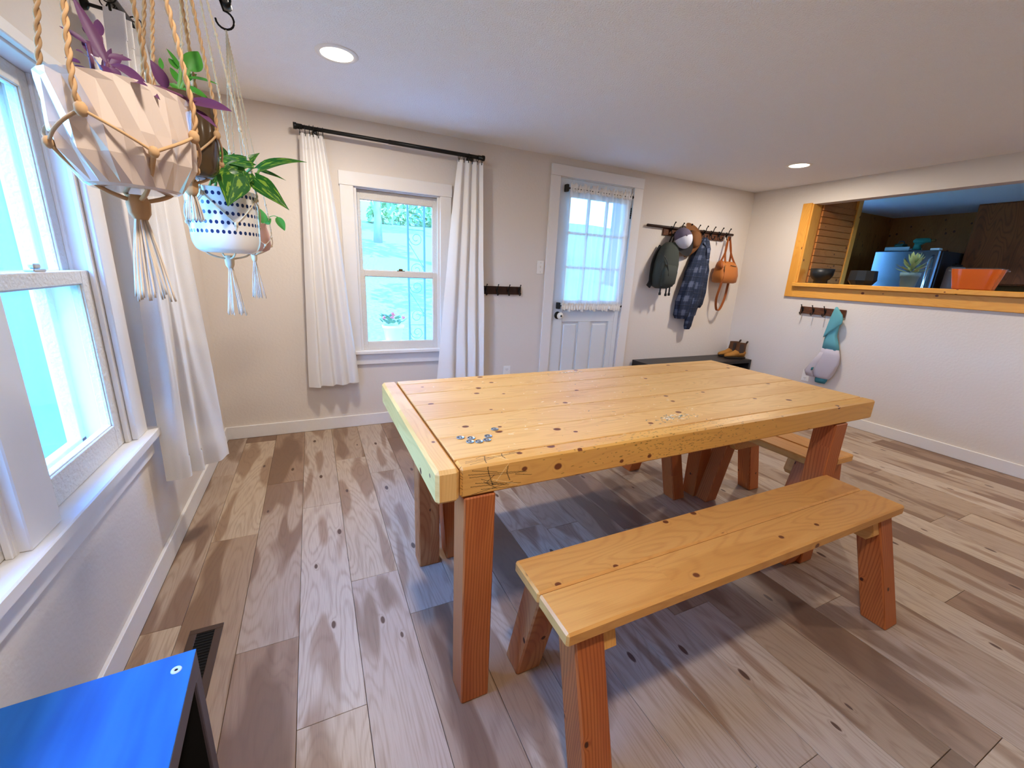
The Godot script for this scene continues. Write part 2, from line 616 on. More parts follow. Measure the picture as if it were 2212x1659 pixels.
# ================================================================ the room
func room() -> void:
	var wall: Material = M.wall
	# walls with thickness; openings left for windows, door and hatch
	solid("wall_back", wall, [[-0.14, -0.4, -0.14, 0.955, CH, 0], [0.955, -0.4, -0.14, 1.595, 0.59, 0], [0.955, 1.815, -0.14, 1.595, CH, 0], [1.595, -0.4, -0.14, 2.655, CH, 0], [2.655, -0.4, -0.14, 3.475, -0.005, 0], [2.655, 2.095, -0.14, 3.475, CH, 0], [3.475, -0.4, -0.14, RW, CH, 0]], "warm white plaster wall with window and door")
	solid("wall_left", wall, [[-0.14, -0.4, 0, 0, CH, 1.53], [-0.14, -0.4, 1.53, 0, 0.575, 2.77], [-0.14, 1.775, 1.53, 0, CH, 2.77], [-0.14, -0.4, 2.77, 0, CH, RZ]], "warm white plaster wall with two sash windows")
	solid("wall_right", wall, [[RW, -0.4, 0, RW + 0.12, CH, 0.66], [RW, -0.4, 0.66, RW + 0.12, 1.2575, 3.3], [RW, 2.05, 0.66, RW + 0.12, CH, 3.3], [RW, -0.4, 3.3, RW + 0.12, CH, RZ]], "warm white plaster wall with a hatch to the kitchen")
	solid("wall_rear", wall, [[-0.14, -0.4, RZ, 5.8, CH, RZ + 0.14], [5.8, -0.4, RZ, 7.4, 0.9, RZ + 0.14], [5.8, 2.05, RZ, 7.4, CH, RZ + 0.14], [7.4, -0.4, RZ, 8.4, CH, RZ + 0.14]])
	solid("ceiling", M.ceiling, [[-0.14, CH, -0.14, 8.4, CH + 0.16, RZ + 0.14]], "matt white ceiling")
	# floor: a slab and boards laid on it
	var slab := solid("floor", M.dark_gap, [[0, -0.08, 0, RW, -0.012, RZ]], "floor of wide greyish oak boards")
	var row := 0
	var x := -0.058
	var ends := {0: 0.62, 1: 1.33, 2: 0.83, 3: 1.17, 4: 0.62, 5: 0.88, 6: 0.35}
	while x < RW - 0.02:
		var z: float = (ends[row] if ends.has(row) else fposmod(row * 0.47 + (row % 3) * 0.21, 1.21)) - 2.42
		while z < RZ:
			var mn := Vector3(maxf(x + 0.0006, 0.014), -0.012, maxf(z + 0.0006, 0.014))
			var mx := Vector3(minf(x + 0.1894, RW - 0.014), 0.0, minf(z + 1.2094, RZ - 0.014))
			if mx.z - mn.z > 0.004 and mx.x - mn.x > 0.02:
				var k := rng.randi_range(0, 7)
				if row == 2 and z > 0.0 and z < 1.0:
					k = 1
				begin()
				uv_g = 2
				var fx := -1.0 if rng.randf() < 0.5 else 1.0
				var fz := -1.0 if rng.randf() < 0.5 else 1.0
				uv_s = Vector2(fx / 0.19, fz / 1.21)
				uv_o = Vector2(-mn.x * fx / 0.19 + (1.0 if fx < 0 else 0.0), -mn.z * fz / 1.21 + (1.0 if fz < 0 else 0.0))
				box(mn, mx, 0.0009)
				commit("plank", M["floor%d" % k], slab)
			z += 1.21
		x += 0.19
		row += 1
	# baseboards
	var bh := 0.095
	solid("baseboard_back", M.trim, [[0.0, 0, 0, 2.56, bh, 0.014, 0.002], [3.585, 0, 0, RW, bh, 0.014, 0.002]])
	solid("baseboard_left", M.trim, [[0, 0, 0.014, 0.014, bh, RZ, 0.002]])
	solid("baseboard_right", M.trim, [[RW - 0.014, 0, 0.014, RW, bh, RZ, 0.002]])
	solid("baseboard_rear", M.trim, [[0.014, 0, RZ - 0.014, RW - 0.014, bh, RZ, 0.002]])
	# pine trim round the hatch in the right wall
	var trim := setting("trim_2", "yellow pine trim and ledge round the kitchen hatch")
	grain(1, 0.4, 1.8)
	one_box("side_casing", M.hatch_pine, trim, Vector3(RW - 0.02, 1.152, 0.568), Vector3(RW, 2.06, 0.655), 0.004)
	grain(1, 0.4, 1.8, Vector2(0.4, 0.2))
	one_box("side_jamb", M.hatch_pine, trim, Vector3(RW - 0.012, 1.30, 0.655), Vector3(RW + 0.13, 2.05, 0.672), 0.001)
	grain(2, 0.4, 1.8, Vector2(0.1, 0.1))
	one_box("bottom_casing", M.hatch_pine, trim, Vector3(RW - 0.02, 1.152, 0.655), Vector3(RW, 1.2575, 3.4), 0.004)
	grain(2, 0.4, 1.8, Vector2(0.6, 0.5))
	one_box("ledge", M.hatch_pine, trim, Vector3(RW - 0.055, 1.258, 0.645), Vector3(RW + 0.135, 1.297, 3.4), 0.005)

func kitchen() -> void:
	# beyond the hatch; only what can be seen through it, closed so that light comes in through its own window
	solid("wall_kitchen_back", M.board_pine, [[RW + 0.12, -0.4, -0.14, 5.75, CH, 0], [5.75, -0.4, -0.14, 6.65, 0.95, 0], [5.75, 2.02, -0.14, 6.65, CH, 0], [6.65, -0.4, -0.14, 8.4, CH, 0]])
	begin()
	grain(1, 0.6, 0.9)
	box(Vector3(8.15, 0, 0), Vector3(8.3, CH, RZ))
	var far := commit("wall_kitchen_far", M.board_pine)
	far.set_meta("kind", "structure")
	solid("floor_kitchen", M.floor3, [[RW + 0.12, -0.08, 0, 8.2, 0, RZ]])
	# partition beside the hatch, faced with horizontal pine boards
	var part := solid("wall_partition", M.board_pine, [[RW + 0.12, 0, 0.56, 5.93, CH, 0.672]])
	var ys := [1.30, 1.365, 1.43, 1.50, 1.568, 1.635, 1.697, 1.763, 1.823, 1.883, 1.942, 2.0, 2.06]
	for i in ys.size() - 1:
		grain(0, 0.6, 0.9, Vector2(rng.randf(), rng.randf()))
		one_box("board", M.board_pine, part, Vector3(RW + 0.132, ys[i] + 0.0015, 0.672), Vector3(5.9, ys[i + 1] - 0.0015, 0.688), 0.005)
	grain(1, 0.4, 1.8, Vector2(0.3, 0.7))
	one_box("corner_board", M.hatch_pine, part, Vector3(5.88, 0.9, 0.672), Vector3(5.955, CH, 0.70), 0.004)
	one_box("corner_edge", M.trim, part, Vector3(5.93, 0.0, 0.56), Vector3(5.965, 1.62, 0.668), 0.002)
	# kitchen window (its reflection shows in the refrigerator door)
	var w := setting("window_4", "kitchen window")
	for b in [[5.73, 0.93, -0.1, 5.79, 2.04, 0.02], [6.61, 0.93, -0.1, 6.67, 2.04, 0.02], [5.79, 0.93, -0.1, 6.61, 0.99, 0.02], [5.79, 1.98, -0.1, 6.61, 2.04, 0.02], [5.79, 1.45, -0.08, 6.61, 1.49, -0.03]]:
		one_box("frame_bar", M.trim, w, Vector3(b[0], b[1], b[2]), Vector3(b[3], b[4], b[5]), 0.003)
	one_box("pane", M.glass, w, Vector3(5.79, 0.99, -0.06), Vector3(6.61, 1.98, -0.056))
	var w5 := setting("window_5", "unseen window added in the kitchen rear wall to bring in daylight")  # added out of view, brings fill daylight onto kitchen ceiling and cabinet
	for b in [[5.78, 0.88, 5.84, 2.07], [7.36, 0.88, 7.42, 2.07], [5.84, 0.88, 7.36, 0.94], [5.84, 2.01, 7.36, 2.07], [6.57, 0.94, 6.63, 2.01]]:
		one_box("frame_bar", M.trim, w5, Vector3(b[0], b[1], RZ - 0.02), Vector3(b[2], b[3], RZ + 0.1), 0.003)
	one_box("pane", M.glass, w5, Vector3(5.84, 0.94, RZ + 0.05), Vector3(7.36, 2.01, RZ + 0.054))
	# refrigerator
	var f := thing("refrigerator", "stainless steel refrigerator seen through the kitchen hatch", "refrigerator", Vector3(7.0, 0, 0.42))
	one_box("body", mat("fridge_side", rgb(40, 38, 38), 0.5), f, Vector3(0.07, 0.02, 0.0), Vector3(0.7, 1.715, 0.62), 0.006)
	one_box("freezer_door", M.steel, f, Vector3(0, 0.06, 0.0), Vector3(0.066, 0.62, 0.62), 0.012)
	var d := one_box("door", M.steel, f, Vector3(0, 0.64, 0.0), Vector3(0.066, 1.72, 0.62), 0.012)
	begin(true)
	tube([Vector3(0.0, 0.78, 0.57), Vector3(-0.05, 0.82, 0.57), Vector3(-0.055, 1.2, 0.57), Vector3(-0.05, 1.62, 0.57), Vector3(0.0, 1.66, 0.57)], 0.013, 10)
	commit("handle", M.chrome, d)
	one_box("hinge_cover", M.white_plastic, f, Vector3(0.01, 1.72, 0.52), Vector3(0.09, 1.742, 0.6), 0.004)
	# things on the refrigerator
	var tray := thing("storage_tray", "grey plastic tray lying on top of the refrigerator", "tray", Vector3(7.05, 1.72, 0.5))
	one_box("base", mat("tray_grey", rgb(150, 158, 160), 0.5), tray, Vector3(-0.02, 0, 0.0), Vector3(0.28, 0.012, 0.24), 0.003)
	one_box("front_rim", M.tray_grey, tray, Vector3(-0.02, 0.012, 0.0), Vector3(-0.008, 0.045, 0.24), 0.003)
	one_box("rear_rim", M.tray_grey, tray, Vector3(0.268, 0.012, 0.0), Vector3(0.28, 0.045, 0.24), 0.003)
	mat("teal_plastic", rgb(32, 104, 92), 0.5)
	mat("dark_green", rgb(26, 58, 44), 0.6)
	var c1 := thing("lunch_box", "small dark green box on the refrigerator tray", "box", Vector3(7.08, 1.732, 0.56))
	one_box("body", M.dark_green, c1, Vector3(0, 0, 0), Vector3(0.1, 0.075, 0.1), 0.012)
	begin(true)
	ring_tube(Vector3(0.05, 0.075, 0.05), Vector3(1, 0, 0), 0.03, 0.006, 12, 6, PI, TAU)
	commit("handle", M.black, c1)
	var c2 := thing("drill_case", "teal plastic tool with a raised head on top of the refrigerator", "tool", Vector3(7.08, 1.732, 0.79))
	begin(true)
	loft([[Vector3(0, 0, 0), 0.03, 0.04], [Vector3(0, 0.05, 0.0), 0.024, 0.03], [Vector3(0, 0.08, 0.02), 0.03, 0.05]], 16, 0, 0.0, 3.0)
	commit("grip", M.teal_plastic, c2)
	begin(true)
	loft([[Vector3(0, 0.078, 0.03), 0.036, 0.075], [Vector3(0, 0.10, 0.035), 0.042, 0.085], [Vector3(0, 0.125, 0.03), 0.03, 0.06]], 16, 0, 0.0, 3.0)
	commit("head", M.teal_plastic, c2)
	begin(true)
	tube([Vector3(0, 0.1, 0.11), Vector3(0, 0.1, 0.15)], 0.012, 10)
	commit("nozzle", M.brass, c2)
	# counter, canister and wall cabinets
	var counter := thing("kitchen_counter", "dark kitchen counter beside the refrigerator", "counter", Vector3(7.05, 0, 1.08))
	grain(1, 0.8, 1.2)
	one_box("cabinet_body", M.cabinet, counter, Vector3(0, 0.08, 0), Vector3(1.09, 0.88, 2.6), 0.004)
	one_box("worktop", M.black, counter, Vector3(-0.03, 0.88, 0), Vector3(1.09, 0.92, 2.63), 0.004)
	var can := thing("canister", "tall taupe canister between refrigerator and glass dish", "canister", Vector3(7.15, 0.92, 1.16))
	mat("taupe", rgb(112, 96, 88), 0.6)
	begin(true)
	loft([[Vector3(0, 0, 0), 0.075, 0.075], [Vector3(0, 0.1, 0), 0.078, 0.078], [Vector3(0, 0.6, 0), 0.07, 0.07], [Vector3(0, 0.625, 0), 0.06, 0.06]], 20, 0, 0.0, 4.0)
	commit("body", M.taupe, can)
	begin(true)
	lathe([Vector2(0.03, 0.625), Vector2(0.05, 0.632), Vector2(0.045, 0.645), Vector2(0.016, 0.652), Vector2(0.02, 0.665), Vector2(0.0, 0.672)], Vector3.ZERO, 18)
	commit("lid", M.black, can)
	var cab := thing("wall_cabinet", "reddish brown wall cabinet in the kitchen up to the ceiling", "cabinet", Vector3(7.5, 1.37, 1.06))
	grain(1, 0.8, 1.2, Vector2(0.2, 0.3))
	one_box("body", M.cabinet, cab, Vector3(0.02, 0, 0), Vector3(0.62, CH - 1.37, 2.4), 0.003)
	for i in 4:
		grain(1, 0.8, 1.2, Vector2(0.27 * i, 0.1 * i))
		var dr := one_box("door", M.cabinet, cab, Vector3(0, 0.01, 0.01 + 0.6 * i), Vector3(0.02, CH - 1.38, 0.6 * i + 0.59), 0.004)
		begin(true)
		ball(Vector3(-0.012, 0.08, 0.6 * i + 0.55), Vector3(0.013, 0.013, 0.013))
		commit("knob", M.brass, dr)
	# short black rail on the kitchen wall
	begin(true)
	tube([Vector3(6.55, 1.86, 0.03), Vector3(6.95, 1.855, 0.03)], 0.014, 8)
	tag(commit("wall_rail", M.black), "short black rail on the dim kitchen wall", "rail")

# ================================================================ windows and door
func back_window() -> void:
	var w := setting("window_1", "white painted sash window in the back wall")
	var T: Material = M.trim
	var S: Material = M.sash
	# jamb lining
	for b in [[0.955, 0.59, -0.14, 0.967, 1.815, 0.0], [1.583, 0.59, -0.14, 1.595, 1.815, 0.0], [0.967, 1.803, -0.14, 1.583, 1.815, 0.0], [0.967, 0.59, -0.17, 1.583, 0.60, 0.0]]:
		one_box("jamb", T, w, Vector3(b[0], b[1], b[2]), Vector3(b[3], b[4], b[5]), 0.001)
	for x in [0.967, 1.571]:
		one_box("stop", T, w, Vector3(x, 0.625, -0.012), Vector3(x + 0.012, 1.803, 0.0), 0.002)
	# casing, stool and apron
	one_box("header_casing", T, w, Vector3(0.863, 1.81, 0), Vector3(1.685, 1.902, 0.02), 0.0025)
	one_box("side_casing", T, w, Vector3(0.868, 0.625, 0), Vector3(0.959, 1.81, 0.018), 0.0025)
	one_box("side_casing", T, w, Vector3(1.591, 0.625, 0), Vector3(1.680, 1.81, 0.018), 0.0025)
	one_box("stool", T, w, Vector3(0.84, 0.598, -0.02), Vector3(1.71, 0.625, 0.048), 0.004)
	one_box("apron", T, w, Vector3(0.87, 0.512, 0), Vector3(1.68, 0.598, 0.018), 0.003)
	# sashes: upper further out, lower in front
	sash("upper_sash", w, Vector3(0.969, 1.195, -0.078), Vector3(1.581, 1.802, -0.045), 0.036, 0.066, 0.042, 0)
	var low := sash("lower_sash", w, Vector3(0.969, 0.625, -0.042), Vector3(1.581, 1.236, -0.010), 0.044, 0.044, 0.062, 0)
	begin()
	box(Vector3(1.255, 1.236, -0.035), Vector3(1.315, 1.243, -0.015), 0.002)
	box(Vector3(1.268, 1.243, -0.032), Vector3(1.30, 1.255, -0.02), 0.003)
	commit("sash_lock", M.brass, low)

# a sash lying across axis ax (0: in the xy plane, 2: in the zy plane); stile, top rail and bottom rail widths
func sash(called: String, parent: Node, mn: Vector3, mx: Vector3, stile: float, top: float, bottom: float, ax: int) -> MeshInstance3D:
	begin()
	var a := mn
	var b := mx
	b[ax] = mn[ax] + stile
	box(a, b, 0.002)
	a = mn
	a[ax] = mx[ax] - stile
	box(a, mx, 0.002)
	a = mn
	b = mx
	a[ax] += stile
	b[ax] -= stile
	b.y = mn.y + bottom
	box(a, b, 0.002)
	a.y = mx.y - top
	b.y = mx.y
	box(a, b, 0.002)
	var o := commit(called, M.sash, parent)
	var th := 2 - ax
	a = mn
	b = mx
	a[ax] += stile - 0.004
	b[ax] -= stile - 0.004
	a.y += bottom - 0.004
	b.y -= top - 0.004
	var mid: float = (mn[th] + mx[th]) * 0.5
	a[th] = mid - 0.0015
	b[th] = mid + 0.0015
	one_box("pane", M.glass, o, a, b)
	# glazing bead
	begin()
	var e := 0.008
	for k in 4:
		var p := a
		var q := b
		p[th] = mid + 0.002
		q[th] = mx[th] - 0.006
		if k == 0:
			q[ax] = p[ax] + e
		elif k == 1:
			p[ax] = q[ax] - e
		elif k == 2:
			q.y = p.y + e
		else:
			p.y = q.y - e
		box(p, q, 0.001)
	commit("glazing_bead", M.sash, o)
	return o

func left_windows() -> void:
	var T: Material = M.trim
	var z0 := [1.53, 2.215]
	var z1 := [2.085, 2.77]
	var shared := setting("trim_3", "white window surround on the left wall")
	one_box("header_casing", T, shared, Vector3(0, 1.772, 1.425), Vector3(0.022, 1.808, 2.875), 0.003)
	one_box("side_casing", T, shared, Vector3(0, 0.612, 1.43), Vector3(0.019, 1.772, 1.532), 0.003)
	one_box("side_casing", T, shared, Vector3(0, 0.612, 2.768), Vector3(0.019, 1.772, 2.87), 0.003)
	one_box("mullion_casing", T, shared, Vector3(-0.14, 0.612, 2.085), Vector3(0.022, 1.772, 2.215), 0.003)
	one_box("stool", T, shared, Vector3(-0.06, 0.577, 1.385), Vector3(0.048, 0.612, 2.915), 0.004)
	one_box("apron", T, shared, Vector3(0, 0.50, 1.40), Vector3(0.018, 0.577, 2.9), 0.003)
	for i in 2:
		var a: float = z0[i]
		var b: float = z1[i]
		var w := setting("window_%d" % (i + 2), "old white sash window with peeling paint on the left wall")
		for q in [[a - 0.002, a + 0.010], [b - 0.010, b + 0.002]]:
			one_box("jamb", T, w, Vector3(-0.17, 0.6, q[0]), Vector3(0.0, 1.78, q[1]), 0.001)
		one_box("head_jamb", T, w, Vector3(-0.17, 1.765, a + 0.01), Vector3(0.0, 1.778, b - 0.01), 0.001)
		one_box("outer_sill", T, w, Vector3(-0.21, 0.56, a), Vector3(-0.06, 0.60, b), 0.003)
		for q in [[a + 0.010, a + 0.022], [b - 0.022, b - 0.010]]:
			one_box("stop", T, w, Vector3(-0.014, 0.612, q[0]), Vector3(0.0, 1.765, q[1]), 0.002)
			one_box("parting_bead", T, w, Vector3(-0.058, 0.612, q[0]), Vector3(-0.050, 1.765, q[1]), 0.001)
		sash("upper_sash", w, Vector3(-0.090, 1.175, a + 0.011), Vector3(-0.058, 1.764, b - 0.011), 0.055, 0.05, 0.04, 2)
		var low := sash("lower_sash", w, Vector3(-0.048, 0.613, a + 0.011), Vector3(-0.015, 1.218, b - 0.011), 0.062, 0.04, 0.085, 2)
		begin()
		box(Vector3(-0.042, 1.218, (a + b) * 0.5 - 0.03), Vector3(-0.02, 1.226, (a + b) * 0.5 + 0.03), 0.002)
		box(Vector3(-0.036, 1.226, (a + b) * 0.5 - 0.012), Vector3(-0.022, 1.24, (a + b) * 0.5 + 0.02), 0.003)
		commit("sash_lock", M.chrome, low)
		# outer storm frame
		begin()
		for q in [[0.60, 0.65, a, b], [1.72, 1.77, a, b], [1.165, 1.20, a, b]]:
			box(Vector3(-0.150, q[0], q[2]), Vector3(-0.118, q[1], q[3]), 0.002)
		for q in [[a, a + 0.04], [b - 0.04, b]]:
			box(Vector3(-0.150, 0.60, q[0]), Vector3(-0.118, 1.77, q[1]), 0.002)
		commit("storm_frame", M.sash, w)

func door() -> void:
	var T: Material = M.trim
	var c := setting("trim_1", "white door casing on the back wall")
	one_box("header_casing", T, c, Vector3(2.562, 2.09, 0), Vector3(3.585, 2.18, 0.02), 0.003)
	one_box("side_casing", T, c, Vector3(2.562, 0, 0), Vector3(2.66, 2.09, 0.018), 0.003)
	one_box("side_casing", T, c, Vector3(3.472, 0, 0), Vector3(3.583, 2.09, 0.018), 0.003)
	one_box("jamb", T, c, Vector3(2.655, 0, -0.14), Vector3(2.666, 2.083, -0.002), 0.001)
	one_box("head_jamb", T, c, Vector3(2.655, 2.083, -0.14), Vector3(3.475, 2.096, 0.0), 0.001)
	one_box("jamb", T, c, Vector3(3.466, 0, -0.14), Vector3(3.475, 2.083, -0.002), 0.001)
	var d := setting("door_1", "white panelled door with a nine pane window")
	var pm := mat("door_paint", rgb(214, 218, 222), 0.45)
	var f := -0.004
	var bk := -0.044
	for b in [[2.668, 0.01, 2.79, 2.082], [3.406, 0.01, 3.464, 2.082]]:
		one_box("stile", pm, d, Vector3(b[0], b[1], bk), Vector3(b[2], b[3], f), 0.002)
	for b in [[0.01, 0.2], [0.83, 1.035], [1.94, 2.082]]:
		one_box("rail", pm, d, Vector3(2.79, b[0], bk), Vector3(3.406, b[1], f), 0.002)
	one_box("centre_stile", pm, d, Vector3(2.985, 0.2, bk), Vector3(3.125, 0.83, f), 0.002)
	one_box("panel_rail_end", pm, d, Vector3(3.345, 0.2, bk), Vector3(3.406, 0.83, f), 0.002)
	for x in [2.79, 3.125]:
		var x2: float = 2.985 if x < 3.0 else 3.345
		begin()
		box(Vector3(x, 0.2, bk + 0.01), Vector3(x2, 0.83, f - 0.014))
		box(Vector3(x + 0.025, 0.225, bk + 0.012), Vector3(x2 - 0.025, 0.805, f - 0.004), 0.008)
		commit("panel", pm, d)
	for k in 3:
		for j in 3:
			var a := Vector3(2.79 + 0.2053 * k, 1.035 + 0.3017 * j, -0.026)
			one_box("pane", M.glass, d, a, a + Vector3(0.2053, 0.3017, 0.003))
	for k in [1, 2]:
		one_box("muntin", pm, d, Vector3(2.79 + 0.2053 * k - 0.011, 1.035, -0.036), Vector3(2.79 + 0.2053 * k + 0.011, 1.94, f - 0.003), 0.003)
		one_box("muntin", pm, d, Vector3(2.79, 1.035 + 0.3017 * k - 0.011, -0.036), Vector3(3.406, 1.035 + 0.3017 * k + 0.011, f - 0.003), 0.003)
	var knob := Node3D.new()
	knob.name = "knob"
	d.add_child(knob)
	knob.position = Vector3(2.735, 0.893, f)
	knob.rotation.x = PI / 2
	begin(true)
	lathe([Vector2(0.0, 0), Vector2(0.036, 0), Vector2(0.034, 0.006), Vector2(0.018, 0.009), Vector2(0.012, 0.014), Vector2(0.012, 0.03)], Vector3.ZERO, 24)
	commit("rosette", M.black, knob)
	begin(true)
	lathe([Vector2(0.012, 0.026), Vector2(0.020, 0.03), Vector2(0.031, 0.042), Vector2(0.033, 0.052), Vector2(0.028, 0.062), Vector2(0.011, 0.067), Vector2(0.0, 0.067)], Vector3.ZERO, 24)
	commit("handle", M.white_plastic, knob)
	begin(true)
	lathe([Vector2(0.009, 0.066), Vector2(0.009, 0.07), Vector2(0.0, 0.071)], Vector3.ZERO, 16)
	commit("button", M.black, knob)
	for y in [0.25, 1.06, 1.865]:
		begin(true)
		for k in 5:
			tube([Vector3(3.469, y - 0.05 + 0.02 * k, 0.004), Vector3(3.469, y - 0.032 + 0.02 * k, 0.004)], 0.006, 8)
		commit("hinge", M.iron, d)
	# sheer curtain on two black rods
	for q in [[2.03, "upper"], [0.985, "lower"]]:
		var y: float = q[0] - (0.03 if q[1] == "upper" else 0.0)
		var rod := thing("sash_rod", "thin black rod at the %s edge of the sheer door curtain" % q[1], "curtain rod", Vector3(0, y, 0), "door curtain rods")
		begin(true)
		tube([Vector3(2.73, 0, 0.032), Vector3(3.443, 0, 0.032)], 0.006, 8)
		commit("pole", M.black, rod)
		one_box("bracket", M.black, rod, Vector3(2.708, -0.03, f), Vector3(2.735, 0.03, 0.04), 0.004)
		begin(true)
		ball(Vector3(3.447, 0, 0.032), Vector3(0.013, 0.013, 0.013))
		commit("finial", M.black, rod)
	var cur := thing("door_curtain", "gathered sheer white curtain over the door window", "curtain", Vector3(0, 0, 0))
	var n := noise(77, 2)
	var fold := func(u: float, y: float) -> float:
		return 0.034 + 0.010 * sin(u * 70.0 + 2.0 * n.get_noise_2d(u * 3.0, y)) + 0.007 * sin(u * 31.0 + y * 1.5)
	begin(true)
	sheet(func(u: float, v: float) -> Vector3: return Vector3(lerpf(2.748, 3.436, u), lerpf(2.005, 0.99, v), fold.call(u, v * 1.5)), 150, 16)
	commit("fabric", M.sheer, cur)
	begin(true)
	sheet(func(u: float, v: float) -> Vector3: return Vector3(lerpf(2.748, 3.436, u), lerpf(2.005 + 0.032 + 0.012 * sin(u * 95.0) + 0.008 * sin(u * 37.0), 1.972, v), 0.038 + 0.012 * sin(u * 140.0 + v) * absf(v - 0.55) * 2.0), 180, 8)
	commit("gathered_heading", M.gather, cur)
	begin(true)
	sheet(func(u: float, v: float) -> Vector3: return Vector3(lerpf(2.745, 3.440, u), lerpf(1.01, 0.945 + 0.008 * sin(u * 90.0) + 0.006 * sin(u * 33.0), v), 0.040 + 0.014 * sin(u * 150.0 + v) * absf(v - 0.4) * 1.8), 180, 8)
	commit("gathered_hem", M.gather, cur)

func ceiling_lights() -> void:
	var spots := [[0.83, 0.925, "round recessed ceiling light nearest the hanging plants"], [4.405, 0.94, "round recessed ceiling light in front of the kitchen hatch"], [0.83, 3.22, "round recessed ceiling light above the camera by the left windows"], [4.405, 3.22, "round recessed ceiling light near the right wall beyond the table"]]
	for s in spots:
		var l := thing("ceiling_light", s[2], "ceiling light", Vector3(s[0], CH, s[1]), "recessed ceiling lights")
		begin(true)
		lathe([Vector2(0.072, -0.001), Vector2(0.076, -0.006), Vector2(0.094, -0.004), Vector2(0.098, -0.0005), Vector2(0.098, 0.0)], Vector3.ZERO, 40, 1, 1, false)
		commit("trim_ring", M.white_plastic, l)
		begin(true)
		lathe([Vector2(0.0, -0.003), Vector2(0.074, -0.003), Vector2(0.074, 0.0)], Vector3.ZERO, 40, 1, 1, false)
		commit("lamp_lens", M.lamp_lens, l)
		var a := AreaLight3D.new()
		a.name = "area_light"
		a.area_size = Vector2(0.13, 0.13)
		a.light_color = Color(1.0, 0.955, 0.90)
		a.light_energy = 2.3
		a.area_range = 12.0
		a.shadow_enabled = true
		l.add_child(a)
		a.position = Vector3(0, -0.008, 0)
		a.rotation.x = -PI / 2

# ================================================================ outside
func ground_y(x: float, z: float) -> float:
	var d := maxf(0.0, -z - 2.6)
	return -0.5 + 0.175 * d + 0.05 * sin(x * 0.4 + z * 0.3) * clampf(d, 0, 1)

